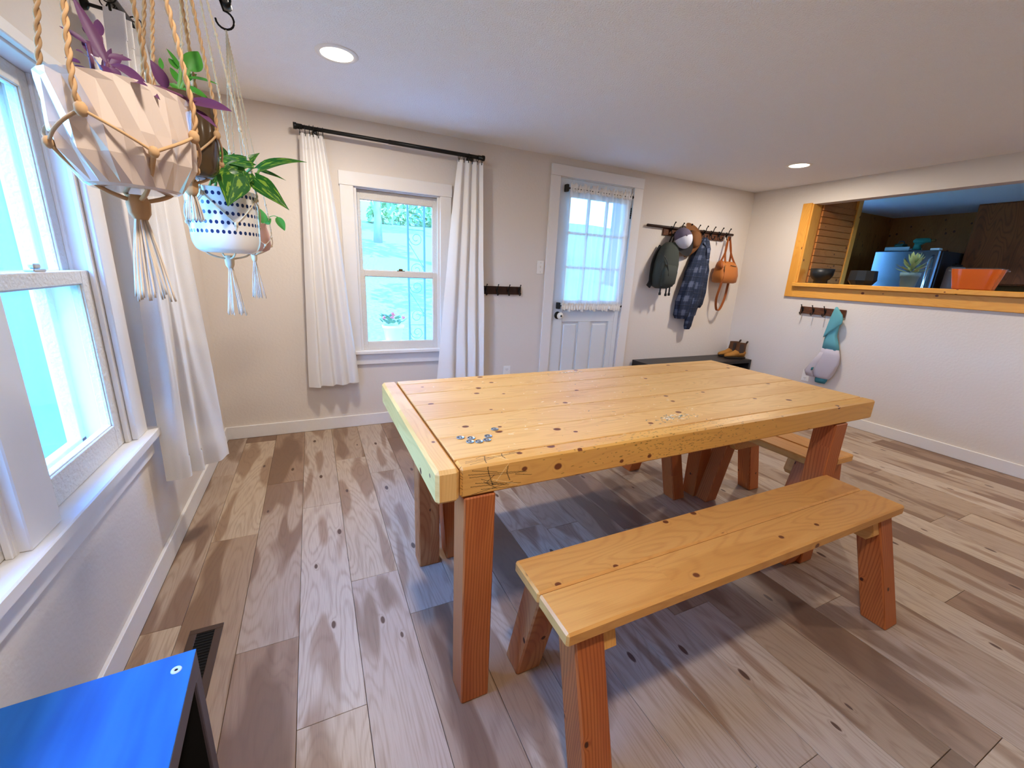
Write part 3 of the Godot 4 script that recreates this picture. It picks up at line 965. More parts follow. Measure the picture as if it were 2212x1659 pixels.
func outside() -> void:
	var gm := mat("grass", Color.WHITE, 0.95)
	var img := Image.create(256, 256, false, Image.FORMAT_RGB8)
	var n := noise(91, 3)
	for y in 256:
		for x in 256:
			var v := n.get_noise_2d(x * 0.06, y * 0.06) * 0.5 + 0.5
			img.set_pixel(x, y, rgb(52, 92, 62).lerp(rgb(112, 146, 96), v))
	gm.albedo_texture = ImageTexture.create_from_image(img)
	gm.uv1_triplanar = true
	gm.uv1_world_triplanar = true
	gm.uv1_scale = Vector3.ONE * 0.7
	begin(true)
	sheet(func(u: float, v: float) -> Vector3:
		var x := lerpf(-40, 45, u)
		var z := lerpf(7.0, -60.0, pow(v, 1.3))
		return Vector3(x, ground_y(x, z), z), 60, 60)
	var lawn := commit("lawn", gm)
	lawn.set_meta("kind", "structure")
	lawn.set_meta("label", "sloping lawn outside the back window")
	var stone := mat("concrete", rgb(188, 186, 180), 0.9)
	solid("porch_floor", stone, [[-0.5, -0.55, -2.5, 5.5, -0.15, -0.14]], "concrete porch outside the back wall")
	solid("porch_roof", M.trim, [[-0.5, 2.5, -2.6, 5.5, 2.6, -0.14]], "white porch roof")
	# white wing outside the left windows, blue light of the sky painted in
	solid("wall_outer_wing", mat("wing_sky_tint", rgb(104, 146, 190), 0.7), [[-0.62, -0.5, 0.75, -0.14, 2.6, 0.95]], "white outside wall beyond the left window, blue sky light put into its colour")
	# iron porch post with scrolls
	var p := thing("porch_post", "blue grey wrought iron porch post with scrolls outside the window", "porch post", Vector3(1.75, -0.15, -2.0))
	var pm := mat("post_paint", rgb(96, 128, 168), 0.5)
	for x in [0.0, 0.2]:
		one_box("upright", pm, p, Vector3(x - 0.012, 0, -0.012), Vector3(x + 0.012, 2.65, 0.012), 0.002)
	for y in [0.12, 0.70, 1.28, 1.86, 2.44]:
		begin(true)
		tube([Vector3(0, y, 0), Vector3(0.2, y, 0)], 0.004, 6)
		commit("crossbar", pm, p)
	for k in 4:
		var y := 0.14 + 0.58 * k
		begin(true)
		var pts := []
		for i in 26:
			var t := i / 25.0
			var a := t * TAU * 1.4
			pts.append(Vector3(0.1 + cos(a) * lerpf(0.085, 0.02, t), y + 0.09 + sin(a) * lerpf(0.085, 0.02, t), 0))
		tube(pts, 0.004, 5)
		commit("scroll", pm, p)
		begin(true)
		pts = []
		for i in 26:
			var t := i / 25.0
			var a := PI + t * TAU * 1.4
			pts.append(Vector3(0.1 + cos(a) * lerpf(0.085, 0.02, t), y + 0.46 + sin(a) * lerpf(0.085, 0.02, t), 0))
		tube(pts, 0.004, 5)
		commit("scroll", pm, p)
		begin(true)
		tube([Vector3(0.01, y + 0.40, 0), Vector3(0.19, y + 0.12, 0)], 0.004, 5)
		commit("brace", pm, p)
	# second post at the left of the view
	var c := thing("porch_column", "pale blue porch column at the left edge of the window view", "column", Vector3(1.16, -0.15, -2.0))
	one_box("shaft", pm, c, Vector3(-0.045, 0.08, -0.045), Vector3(0.045, 2.58, 0.045), 0.006)
	one_box("base", pm, c, Vector3(-0.07, 0, -0.07), Vector3(0.07, 0.08, 0.07), 0.006)
	one_box("cap", pm, c, Vector3(-0.07, 2.58, -0.07), Vector3(0.07, 2.65, 0.07), 0.006)
	# geranium in a white pot on a stand
	var s := thing("plant_stand", "low white stand under the flower pot outside the window", "stand", Vector3(1.50, -0.15, -1.75))
	begin(true)
	lathe([Vector2(0.0, 0.50), Vector2(0.16, 0.50), Vector2(0.165, 0.515), Vector2(0.16, 0.53), Vector2(0.0, 0.53)], Vector3.ZERO, 24)
	commit("top", M.trim, s)
	for k in 3:
		begin(true)
		var a := TAU * k / 3.0
		tube([Vector3(cos(a) * 0.11, 0.505, sin(a) * 0.11), Vector3(cos(a) * 0.16, 0.0, sin(a) * 0.16)], 0.012, 8)
		commit("leg", M.trim, s)
	var g := thing("potted_geranium", "red geranium in a white pot outside the back window", "potted plant", Vector3(1.50, 0.38, -1.75))
	begin(true)
	lathe([Vector2(0.0, 0), Vector2(0.085, 0), Vector2(0.118, 0.17), Vector2(0.126, 0.17), Vector2(0.13, 0.205), Vector2(0.122, 0.205), Vector2(0.114, 0.18), Vector2(0.0, 0.18)], Vector3.ZERO, 32)
	commit("pot", M.white_plastic, g)
	var lm := mat("geranium_leaf", rgb(58, 104, 62), 0.7)
	lm.backlight_enabled = true
	lm.backlight = Color(0.2, 0.3, 0.12)
	var r := RandomNumberGenerator.new()
	r.seed = 5
	for i in 34:
		var a := r.randf() * TAU
		var rad := sqrt(r.randf()) * 0.13
		var at := Vector3(cos(a) * rad, 0.20 + r.randf() * 0.09, sin(a) * rad)
		begin()
		leaf(at, Vector3(cos(a), 0.5 + r.randf(), sin(a)), 0.065, 0.06, -0.3, 5)
		commit("leaf", lm, g)
	mat("geranium_red", rgb(226, 92, 92), 0.7)
	for q in [[-0.11, 0.30, 0.06], [0.0, 0.345, 0.05], [-0.02, 0.31, 0.09], [0.11, 0.30, 0.05]]:
		begin(true)
		for k in 7:
			ball(Vector3(q[0], q[1], q[2]) + Vector3(r.randf_range(-0.02, 0.02), r.randf_range(-0.012, 0.012), r.randf_range(-0.02, 0.02)), Vector3.ONE * 0.011, 6)
		commit("flower_head", M.geranium_red, g)
	# trees on the lawn
	mat("bark", rgb(104, 112, 128), 0.9)
	var fm := mat("tree_leaf", rgb(120, 160, 110), 0.8)
	fm.backlight_enabled = true
	fm.backlight = Color(0.25, 0.4, 0.15)
	var labels := ["tall tree with a thick trunk on the lawn behind the iron post", "slim tree far up the lawn left of the iron post", "leafy tree far up the lawn at the left of the window view", "broad tree on the lawn beyond the porch door", "leafy tree at the right end of the lawn", "tree at the left end of the lawn", "tree standing near the top of the slope", "wide tree beside the porch at the right"]
	var at := [[5.4, -13.5, 0.28, 8.5], [3.7, -18.5, 0.17, 8.0], [-1.2, -20.5, 0.2, 8.0], [11.6, -10.5, 0.28, 8.0], [17.0, -13.0, 0.3, 8.5], [-7.5, -12.0, 0.3, 8.0], [8.2, -22.0, 0.25, 8.0], [8.0, -4.6, 0.3, 8.0]]
	for i in at.size():
		var x: float = at[i][0]
		var z: float = at[i][1]
		var t := thing("tree", labels[i], "tree", Vector3(x, ground_y(x, z) - 0.05, z), "trees on the lawn")
		begin(true)
		var h: float = at[i][3]
		var rad: float = at[i][2]
		tube([Vector3(0, 0, 0), Vector3(0.03, 1.2, 0), Vector3(-0.05, h * 0.5, 0.05), Vector3(0.0, h * 0.85, 0)], [rad * 1.3, rad, rad * 0.8, rad * 0.3], 10)
		commit("trunk", M.bark, t)
		begin()
		for k in 800:
			var dir := Vector3(r.randfn(0, 1), r.randfn(0, 1), r.randfn(0, 1)).normalized() * pow(r.randf(), 0.4)
			var c2 := Vector3(0, h * 0.86, 0) + dir * h * Vector3(0.33, 0.26, 0.33)
			var e := Vector3(r.randfn(0, 1), r.randfn(0, 1), r.randfn(0, 1)).normalized() * 0.22
			var f := e.cross(Vector3(r.randfn(0, 1), r.randfn(0, 1), r.randfn(0, 1))).normalized() * 0.14
			tri(c2 - e, c2 + f, c2 + e)
			tri(c2 - e, c2 + e, c2 - f)
		var o := commit("foliage", fm, t)
		o.set_meta("kind", "stuff")
	# low shrubs along the top of the slope
	var where := [[-4.0, "at the left"], [1.5, "behind the slim tree"], [7.0, "behind the thick tree"], [12.5, "at the right"]]
	for q in where:
		var x: float = q[0]
		var z := -29.0
		var t := thing("shrub", "leafy shrub along the top of the lawn, " + q[1], "shrub", Vector3(x, ground_y(x, z), z), "shrubs along the top of the lawn")
		begin()
		for k in 900:
			var dir := Vector3(r.randf_range(-2.4, 2.4), 0, r.randf_range(-0.8, 0.8))
			dir.y = r.randf() * 2.6 * sqrt(1.0 - pow(dir.x / 2.5, 2))
			var e := Vector3(r.randfn(0, 1), r.randfn(0, 1), r.randfn(0, 1)).normalized() * 0.22
			var f := e.cross(Vector3(r.randfn(0, 1), r.randfn(0, 1), r.randfn(0, 1))).normalized() * 0.14
			tri(dir - e, dir + f, dir + e)
			tri(dir - e, dir + e, dir - f)
		commit("foliage", fm, t).set_meta("kind", "stuff")

# a leaf blade from base along dir: pointed, folded along the rib, drooping by curl
func leaf(base: Vector3, dir: Vector3, length: float, width: float, curl := -0.3, n := 8, heart := 0.0, rise := 0.25, face := Vector3.UP) -> void:
	dir = dir.normalized()
	var side := dir.cross(face)
	if side.length() < 0.05:
		side = Vector3.RIGHT
	side = side.normalized()
	var rows := []
	var d := dir
	var p := base
	for i in n + 1:
		var t := i / float(n)
		var w := width * 0.5 * pow(sin(PI * pow(t, 0.75 - 0.28 * heart) * 0.985 + 0.02), 0.85 + 0.25 * heart)
		if heart > 0.0 and i == 0:
			w = width * 0.28 * heart
		var nor := side.cross(d).normalized()
		var l := p - side * w + nor * w * rise
		var r := p + side * w + nor * w * rise
		if heart > 0.0 and i == 0:
			l -= d * length * 0.10
			r -= d * length * 0.10
		rows.append([l, p - side * w * 0.5 + nor * w * rise * 0.35, p, p + side * w * 0.5 + nor * w * rise * 0.35, r])
		d = d.rotated(side, curl / n).normalized()
		p += d * length / n
	skin(rows, false, false)

# ================================================================ table and benches
func table() -> void:
	var t := thing("dining_table", "long rustic pine dining table with square red fir legs", "table", Vector3(0, 0, 0))
	var y0 := 0.702
	var y1 := 0.79
	var zs := [1.612, 1.67, 1.815, 1.962, 2.125, 2.285, 2.437, 2.495]
	for i in zs.size() - 1:
		uv_g = 0
		uv_s = Vector2(1.0 / 0.7, 1.0 / 2.1)
		uv_o = Vector2(-1.79 / 0.7, -0.885 / 2.1)
		if i in [1, 4]:
			uv_o = Vector2(-1.43 / 0.7, -0.72 / 2.1)
		var last := i == zs.size() - 2
		if last:
			uv_s = Vector2(1.0 / 0.1, 1.0 / 2.1)
			uv_o = Vector2(-0.696 / 0.1, -0.94 / 2.1)
		begin()
		box(Vector3(0.949, y0 + rng.randf_range(0, 0.003), zs[i] + 0.0008), Vector3(2.905 + rng.randf_range(-0.002, 0.002), y1 + rng.randf_range(-0.0012, 0.0006), zs[i + 1] - 0.0008), 0.006 if last else 0.0022)
		commit("board", M.table_edge if last else M.table_top, t)
	grain(2, 0.7, 2.1, Vector2(0.1, 0.05))
	one_box("end_board", M.pine, t, Vector3(0.884, y0 - 0.004, 1.612), Vector3(0.946, y1 + 0.001, 2.497), 0.009)
	var legs := [[0.960, 2.405], [0.983, 1.764], [2.640, 2.405], [2.652, 1.764]]
	for i in 4:
		grain(1, 0.28, 0.9, Vector2(0.31 * i, 0.17 * i))
		one_box("leg", M.fir_flat if i == 1 else M.fir, t, Vector3(legs[i][0], 0.0, legs[i][1]), Vector3(legs[i][0] + 0.089, y0, legs[i][1] + 0.0885), 0.004)

# a bench along x, centred on its own origin, legs splayed in z
func bench(len2: float, parent: Node3D, sd: int) -> void:
	var r := RandomNumberGenerator.new()
	r.seed = sd
	var y0 := 0.425
	var y1 := 0.463
	for s in [-1, 1]:
		grain(0, 0.6, 1.7, Vector2(r.randf(), r.randf()))
		begin()
		box(Vector3(-len2, y0, 0.0015 if s > 0 else -0.143), Vector3(len2 + 0.004 * s, y1 + 0.0008 * s, 0.143 if s > 0 else -0.0015), 0.006)
		commit("seat_plank", M.pine_seat, parent)
	for sx in [-1, 1]:
		for sz in [-1, 1]:
			grain(1, 0.28, 0.9, Vector2(r.randf(), r.randf()))
			begin()
			var x0: float = -len2 + 0.035 if sx < 0 else len2 - 0.123
			box(Vector3(x0, 0.0, 0.038 if sz > 0 else -0.125), Vector3(x0 + 0.088, y0, 0.125 if sz > 0 else -0.038), 0.005, sz * 0.273, y0)
			commit("leg", M.fir_flat if (sx < 0 and sz < 0) else M.fir, parent)
		var cx: float = -len2 + 0.1232 if sx < 0 else len2 - 0.161
		grain(2, 0.28, 0.9, Vector2(r.randf(), r.randf()))
		begin()
		# outline in (y, z): bottom corners cut off
		prism([Vector2(y0 - 0.001, -0.118), Vector2(y0 - 0.001, 0.118), Vector2(y0 - 0.062, 0.136), Vector2(y0 - 0.088, 0.115), Vector2(y0 - 0.088, -0.115), Vector2(y0 - 0.062, -0.136)], 0, cx, cx + 0.0378)
		commit("cleat", M.pine_seat, parent)

func benches() -> void:
	var b1 := thing("bench", "long pine bench with splayed legs in front of the table", "bench", Vector3(1.898, 0, 2.628), "pine benches round the table")
	bench(0.776, b1, 3)
	var b2 := thing("bench", "long pine bench pushed under the far side of the table", "bench", Vector3(1.850, 0, 1.602), "pine benches round the table")
	bench(0.776, b2, 4)
	var b3 := thing("bench", "short pine bench across the right end of the table", "bench", Vector3(2.912, 0, 2.108), "pine benches round the table")
	bench(0.303, b3, 5)
	b3.rotation.y = PI / 2

func coins() -> void:
	begin(true)
	lathe([Vector2(0.0, 0.0), Vector2(0.0116, 0.0), Vector2(0.012, 0.0003), Vector2(0.012, 0.0014), Vector2(0.0116, 0.0017), Vector2(0.0106, 0.0017), Vector2(0.0102, 0.0014), Vector2(0.0, 0.0015)], Vector3.ZERO, 28)
	var mesh := st
	mesh.generate_normals()
	var cm := mesh.commit()
	begin(true)
	ball(Vector3(0.001, 0.0012, 0), Vector3(0.0045, 0.0009, 0.006), 10)
	st.generate_normals()
	var head := st.commit()
	var at := [[1.011, 2.303, "leftmost silver coin on the table, lying apart"], [1.040, 2.317, "silver coin just right of the leftmost coin, at the back of the cluster"], [1.028, 2.341, "silver coin at the front left of the cluster"], [1.0535, 2.348, "silver coin at the front middle of the cluster"], [1.094, 2.319, "silver coin at the back right of the cluster"], [1.080, 2.345, "silver coin at the front right of the cluster"], [1.135, 2.272, "silver coin lying alone furthest from the camera"]]
	for i in at.size():
		var c := thing("coin", at[i][2], "coin", Vector3(at[i][0], 0.7908, at[i][1]), "loose coins on the table")
		place("disc", cm, M.coin, c)
		place("relief", head, M.coin, c, Vector3.ZERO, Basis(Vector3.UP, i * 1.3))

# ================================================================ curtains on the back and left walls
func curtain_rod(label: String, a: Vector3, b: Vector3, out: Vector3, marks: Array) -> void:
	var rod := thing("curtain_rod", label, "curtain rod", Vector3.ZERO, "black curtain rods")
	var d := (b - a).normalized()
	begin(true)
	tube([a, b], 0.0125, 12)
	commit("pole", M.black, rod)
	begin(true)
	tube([a.lerp(b, 0.45), b], 0.0145, 12)
	commit("outer_pole", M.black, rod)
	for e in [[a, -1.0], [b, 1.0]]:
		begin(true)
		var q: Vector3 = e[0]
		tube([q - d * e[1] * 0.02, q + d * e[1] * 0.012, q + d * e[1] * 0.014, q + d * e[1] * 0.032], [0.016, 0.016, 0.02, 0.02], 14)
		commit("finial", M.black, rod)
	for m in marks:
		var q := a.lerp(b, m)
		var w := q - out * (q.dot(out))
		begin(true)
		tube([w + Vector3(0, -0.004, 0), q + Vector3(0, -0.012, 0)], 0.006, 8)
		ball(w + out * 0.004 + Vector3(0, -0.004, 0), Vector3(0.018, 0.022, 0.018), 10)
		box(q + Vector3(-0.011, -0.034, -0.011), q + Vector3(0.011, -0.012, 0.011), 0.003)
		commit("bracket", M.black, rod)

# path0/path1: polylines (x, z) of top and bottom edge; y0, y1 heights
func curtain(label: String, p0: Array, p1: Array, y0: float, y1: float, rod_y: float, ring_n: Vector3, rings: Array, sag := 0.0) -> void:
	var c := thing("curtain", label, "curtain", Vector3.ZERO, "white linen curtains")
	var n := noise(hash(label) % 1000, 2)
	var f := func(u: float, v: float) -> Vector3:
		var a := along(p0, u)
		var b := along(p1, u)
		var q := a.lerp(b, pow(v, 0.85))
		var wob := n.get_noise_2d(u * 4.0, v * 1.2) * 0.012 * v
		return Vector3(q.x + wob, lerpf(y0, y1 + sag * u, v), q.y + wob)
	begin(true)
	sheet(f, 110, 40)
	commit("panel", M.linen, c)
	begin(true)
	var off := ring_n.cross(Vector3.UP).normalized() * 0.0025
	if off.dot(CAM - Vector3(p0[0].x, 1, p0[0].y)) < 0:
		off = -off
	sheet(func(u: float, v: float) -> Vector3: return f.call(u, lerpf(0.945, 1.0, v)) + off, 110, 3)
	commit("hem", M.linen, c)
	begin(true)
	sheet(func(u: float, v: float) -> Vector3: return f.call(u, lerpf(0.0, 0.05, v)) + off, 110, 3)
	commit("heading", M.linen, c)
	for u in rings:
		var q := along(p0, u)
		var k := Node3D.new()
		k.name = "ring_clip"
		c.add_child(k, true)
		k.position = Vector3(q.x, rod_y, q.y)
		begin(true)
		ring_tube(Vector3(0, -0.006, 0), ring_n, 0.021, 0.0022, 18, 6)
		commit("ring", M.black, k)
		begin()
		box(Vector3(-0.004, -0.05, -0.004), Vector3(0.004, -0.027, 0.004), 0.002)
		commit("clip", M.black, k)

func along(p: Array, u: float) -> Vector2:
	var n := p.size() - 1
	var t := clampf(u, 0, 1) * n
	var i := mini(int(t), n - 1)
	var f := t - i
	# smooth through the points
	var a: Vector2 = p[maxi(i - 1, 0)]
	var b: Vector2 = p[i]
	var c: Vector2 = p[i + 1]
	var d: Vector2 = p[mini(i + 2, n)]
	return b.cubic_interpolate(c, a, d, f)

func wall_curtains() -> void:
	curtain_rod("black curtain rod above the back window", Vector3(0.64, 2.112, 0.09), Vector3(1.885, 2.105, 0.09), Vector3(0, 0, 1), [0.075, 0.945])
	curtain_rod("black curtain rod above the left windows", Vector3(0.10, 2.10, 3.1), Vector3(0.10, 2.10, 1.12), Vector3(1, 0, 0), [0.06, 0.95])
	var t0 := []
	var b0 := []
	var deep := [0.6, 1.0, 0.35, 0.8, 0.25, 1.1, 0.4, 0.9, 0.5, 1.0, 0.3]
	for i in 9:
		var u := i / 8.0
		var s := 1.0 if i % 2 else -1.0
		t0.append(Vector2(lerpf(0.640, 0.785, u), 0.085 + 0.018 * s * deep[i]))
		b0.append(Vector2(lerpf(0.585, 0.935, u + 0.03 * sin(i * 2.3)) + 0.008 * s, 0.085 + 0.030 * s * deep[10 - i]))
	curtain("white linen curtain at the left of the back window", t0, b0, 2.075, 0.372, 2.112, Vector3(1, 0.0, 0), [0.04, 0.24, 0.42, 0.58, 0.78, 0.96], 0.02)
	var t1 := []
	var b1 := []
	for i in 8:
		var u := i / 7.0
		var s := 1.0 if i % 2 else -1.0
		t1.append(Vector2(lerpf(1.715, 1.905, u), 0.085 + 0.020 * s * deep[i + 1]))
		b1.append(Vector2(lerpf(1.552, 1.94, pow(u, 0.75)) + 0.008 * s, 0.085 + 0.034 * s * deep[i]))
	curtain("white linen curtain at the right of the back window", t1, b1, 2.072, 0.36, 2.106, Vector3(1, 0.0, 0), [0.04, 0.22, 0.4, 0.6, 0.8, 0.96])
	var t2 := [Vector2(0.085, 1.33), Vector2(0.135, 1.31), Vector2(0.085, 1.28), Vector2(0.135, 1.25), Vector2(0.085, 1.22), Vector2(0.14, 1.19), Vector2(0.09, 1.165), Vector2(0.14, 1.14)]
	var b2 := [Vector2(0.035, 1.405), Vector2(0.085, 1.40), Vector2(0.115, 1.36), Vector2(0.10, 1.315), Vector2(0.15, 1.30), Vector2(0.13, 1.24), Vector2(0.185, 1.20), Vector2(0.212, 1.12)]
	curtain("white linen curtain hanging by the corner left of the back wall", t2, b2, 2.06, 0.375, 2.10, Vector3(0, 0, 1), [0.05, 0.3, 0.55, 0.95], -0.03)

# ================================================================ hook racks
func hook(parent: Node, m: Material, at: Vector3, b: Basis, s := 1.0) -> void:
	begin(true)
	var up := [Vector3(0, -0.012, 0.006), Vector3(0, 0.0, 0.016), Vector3(0, 0.014, 0.026), Vector3(0, 0.034, 0.032), Vector3(0, 0.05, 0.044)]
	var dn := [Vector3(0, 0.006, 0.006), Vector3(0, -0.02, 0.010), Vector3(0, -0.044, 0.016), Vector3(0, -0.056, 0.03), Vector3(0, -0.05, 0.046), Vector3(0, -0.034, 0.05)]
	for set_ in [up, dn]:
		var pts := []
		for q in set_:
			pts.append(at + b * (q * s))
		tube(pts, 0.0042 * s, 7)
		ball(pts[-1], Vector3.ONE * 0.007 * s, 8)
	var pl := []
	for q in [Vector3(-0.009, -0.022, 0.0), Vector3(0.009, 0.022, 0.007)]:
		pl.append(at + b * (q * s))
	box(pl[0].min(pl[1]), pl[0].max(pl[1]), 0.002)
	commit("hook", m, parent)

func racks() -> void:
	# long rack: a dowel above a board
	var r := thing("coat_rack", "long brown coat rack with a round rail and eight hooks", "coat rack", Vector3.ZERO)
	grain(0, 0.15, 0.5)
	one_box("board", M.rack_brown, r, Vector3(3.90, 1.70, 0), Vector3(4.785, 1.765, 0.018), 0.003)
	begin(true)
	tube([Vector3(3.665, 1.776, 0.026), Vector3(3.672, 1.776, 0.026), Vector3(4.905, 1.773, 0.026), Vector3(4.912, 1.773, 0.026)], [0.006, 0.013, 0.013, 0.006], 12)
	commit("rail", M.rack_dark, r)
	for x in [3.985, 4.10, 4.215, 4.33, 4.445, 4.557, 4.68, 4.795]:
		hook(r, M.iron, Vector3(x, 1.765, 0.03), Basis.IDENTITY, 1.15)
	# small rack on the back wall
	var a := thing("hook_rack", "small dark wooden hook rack between curtain and door", "hook rack", Vector3.ZERO, "small four hook racks")
	grain(0, 0.15, 0.5, Vector2(0.3, 0.2))
	one_box("board", M.rack_dark, a, Vector3(1.955, 1.078, 0), Vector3(2.326, 1.146, 0.018), 0.003)
	for x in [1.985, 2.09, 2.197, 2.302]:
		hook(a, M.iron, Vector3(x, 1.118, 0.018), Basis.IDENTITY, 0.85)
	# small rack on the right wall
	var c := thing("hook_rack", "small brown hook rack on the right wall under the hatch", "hook rack", Vector3.ZERO, "small four hook racks")
	grain(2, 0.15, 0.5, Vector2(0.1, 0.6))
	one_box("board", M.rack_brown, c, Vector3(RW - 0.018, 0.995, 0.762), Vector3(RW, 1.066, 1.175), 0.003)
	var b := Basis(Vector3(0, 0, 1), Vector3(0, 1, 0), Vector3(-1, 0, 0))
	for z in [0.79, 0.895, 1.003, 1.11]:
		hook(c, M.iron, Vector3(RW - 0.018, 1.036, z), b, 0.9)

# ================================================================ things on the hooks
func strap(pts: Array, wid: float, th: float, called: String, m: Material, parent: Node, side := Vector3(1, 0, 0)) -> MeshInstance3D:
	var rings := []
	var n := pts.size()
	for i in n:
		var d: Vector3 = (pts[mini(i + 1, n - 1)] - pts[maxi(i - 1, 0)]).normalized()
		var w := (side - d * side.dot(d)).normalized()
		var t := d.cross(w) * th * 0.5
		w *= wid * 0.5
		rings.append([pts[i] - w - t, pts[i] + w - t, pts[i] + w + t, pts[i] - w + t])
	begin()
	skin(rings)
	return commit(called, m, parent)

func curve(pts: Array, n := 6) -> Array:
	var out := []
	for i in pts.size() - 1:
		var a: Vector3 = pts[maxi(i - 1, 0)]
		var b: Vector3 = pts[i]
		var c: Vector3 = pts[i + 1]
		var d: Vector3 = pts[mini(i + 2, pts.size() - 1)]
		for k in n:
			out.append(b.cubic_interpolate(c, a, d, k / float(n)))
	out.append(pts[-1])
	return out

func plaid() -> Image:
	var img := Image.create(128, 128, false, Image.FORMAT_RGB8)
	var n := noise(61, 1)
	for y in 128:
		for x in 128:
			var c := rgb(34, 42, 62)
			var bx := 1.0 if x % 64 < 26 else 0.0
			var by := 1.0 if y % 64 < 26 else 0.0
			c = c.lerp(rgb(118, 124, 146), 0.42 * bx * by + 0.10 * (bx + by))
			if x % 32 in [14, 15] or y % 32 in [14, 15]:
				c = c.lerp(rgb(120, 130, 150), 0.45)
			if x % 64 in [44, 45, 46] or y % 64 in [44, 45, 46]:
				c = c.lerp(rgb(14, 16, 26), 0.6)
			c = c.lerp(Color.BLACK, 0.08 * n.get_noise_2d(x * 0.9, y * 0.9) + 0.04)
			img.set_pixel(x, y, c)
	return img

func hanging_clothes() -> void:
	mat("canvas", rgb(58, 62, 56), 0.85)
	mat("webbing", rgb(26, 27, 26), 0.8)
	var b := thing("backpack", "dark grey green backpack hanging on the first hook of the coat rack", "backpack", Vector3.ZERO)
	begin(true)
	loft([[Vector3(3.90, 1.175, 0.08), 0.06, 0.04], [Vector3(3.895, 1.20, 0.095), 0.115, 0.07], [Vector3(3.895, 1.30, 0.105), 0.132, 0.088], [Vector3(3.91, 1.42, 0.105), 0.125, 0.09], [Vector3(3.93, 1.52, 0.095), 0.108, 0.078], [Vector3(3.948, 1.59, 0.085), 0.085, 0.062], [Vector3(3.96, 1.63, 0.075), 0.045, 0.04]], 28, 5, 0.025, 2.8)
	commit("body", M.canvas, b)
	begin(true)
	loft([[Vector3(3.885, 1.20, 0.165), 0.07, 0.02], [Vector3(3.885, 1.23, 0.18), 0.088, 0.032], [Vector3(3.89, 1.34, 0.185), 0.09, 0.032], [Vector3(3.895, 1.41, 0.175), 0.07, 0.02]], 24, 4, 0.03, 3.0)
	commit("front_pocket", M.canvas, b)
	begin(true)
	tube(curve([Vector3(3.935, 1.62, 0.075), Vector3(3.965, 1.69, 0.075), Vector3(3.99, 1.715, 0.075), Vector3(3.995, 1.68, 0.075), Vector3(3.98, 1.62, 0.075)]), 0.007, 8)
	commit("grab_loop", M.webbing, b)
	strap(curve([Vector3(3.88, 1.59, 0.03), Vector3(3.80, 1.45, 0.045), Vector3(3.765, 1.32, 0.07), Vector3(3.76, 1.24, 0.075), Vector3(3.73, 1.19, 0.08)]), 0.05, 0.012, "shoulder_strap", M.webbing, b)
	strap(curve([Vector3(4.0, 1.58, 0.035), Vector3(4.05, 1.46, 0.05), Vector3(4.06, 1.34, 0.06), Vector3(4.03, 1.24, 0.06)]), 0.05, 0.012, "shoulder_strap", M.webbing, b)
	for q in [[3.84, 1.18, 0.14, 0.05], [3.93, 1.175, 0.13, 0.055], [3.985, 1.185, 0.12, 0.06]]:
		begin()
		box(Vector3(q[0] - 0.009, q[1] - q[3], q[2] - 0.003), Vector3(q[0] + 0.009, q[1] + 0.01, q[2] + 0.003), 0.001)
		box(Vector3(q[0] - 0.014, q[1] - q[3] - 0.02, q[2] - 0.006), Vector3(q[0] + 0.014, q[1] - q[3] + 0.008, q[2] + 0.006), 0.003)
		commit("buckle", M.black, b)
	begin(true)
	tube(curve([Vector3(3.80, 1.50, 0.16), Vector3(3.83, 1.44, 0.19), Vector3(3.84, 1.36, 0.21), Vector3(3.85, 1.30, 0.215)]), 0.004, 6)
	commit("zip", M.black, b)
	# cap
	var cap := thing("baseball_cap", "purple grey baseball cap with a white mesh half on the coat rack", "cap", Vector3(4.055, 1.672, 0.135))
	cap.rotation = Vector3(-0.25, -0.45, 0.35)
	mat("cap_purple", rgb(96, 86, 104), 0.85)
	mat("cap_white", rgb(206, 206, 216), 0.85)
	mat("cap_black", rgb(34, 32, 34), 0.8)
	for half in 2:
		begin(true)
		sheet(func(u: float, v: float) -> Vector3:
			var a: float = PI * (u + half) + 0.0
			var t := v * PI * 0.5
			return Vector3(cos(a) * cos(t) * 0.088, sin(a) * cos(t) * 0.105, sin(t) * 0.095), 20, 10)
		commit(["crown_front", "crown_mesh"][half], M.cap_purple if half == 0 else M.cap_white, cap)
	begin(true)
	ball(Vector3(0, 0, 0.096), Vector3(0.008, 0.008, 0.004), 8)
	commit("button", M.cap_purple, cap)
	begin(true)
	sheet(func(u: float, v: float) -> Vector3:
		var a := lerpf(PI + 0.3, TAU - 0.3, u)
		return Vector3(cos(a) * (0.088 + 0.01 * v), sin(a) * 0.105 - 0.075 * v * sin((u) * PI), -0.002 + 0.03 * v * (absf(u - 0.5) * 2.0 - 0.6)), 18, 4)
	commit("brim", M.cap_black, cap)
	# brown hat
	var hat := thing("leather_hat", "brown felt hat with a turned brim behind the cap on the coat rack", "hat", Vector3(4.205, 1.67, 0.095))
	hat.rotation = Vector3(0.0, 0.15, 0.1)
	mat("hat_brown", rgb(112, 70, 34), 0.8)
	begin(true)
	sheet(func(u: float, v: float) -> Vector3:
		var a := u * TAU
		var rr := lerpf(0.075, 0.135, v)
		return Vector3(cos(a) * rr * 0.95, sin(a) * rr * 1.25, 0.0 + 0.045 * v * v * cos(2.0 * a)), 40, 5)
	commit("brim", M.hat_brown, hat)
	begin(true)
	loft_z([[0.0, 0.073, 0.09], [0.05, 0.068, 0.085], [0.085, 0.055, 0.07], [0.092, 0.03, 0.05]])
	commit("crown", M.hat_brown, hat)
	begin(true)
	loft_z([[0.002, 0.0745, 0.0915], [0.022, 0.073, 0.09]])
	commit("hat_band", M.webbing, hat)
	# plaid shirt
	var s := thing("plaid_shirt", "dark blue plaid flannel shirt hanging on the coat rack", "shirt", Vector3.ZERO)
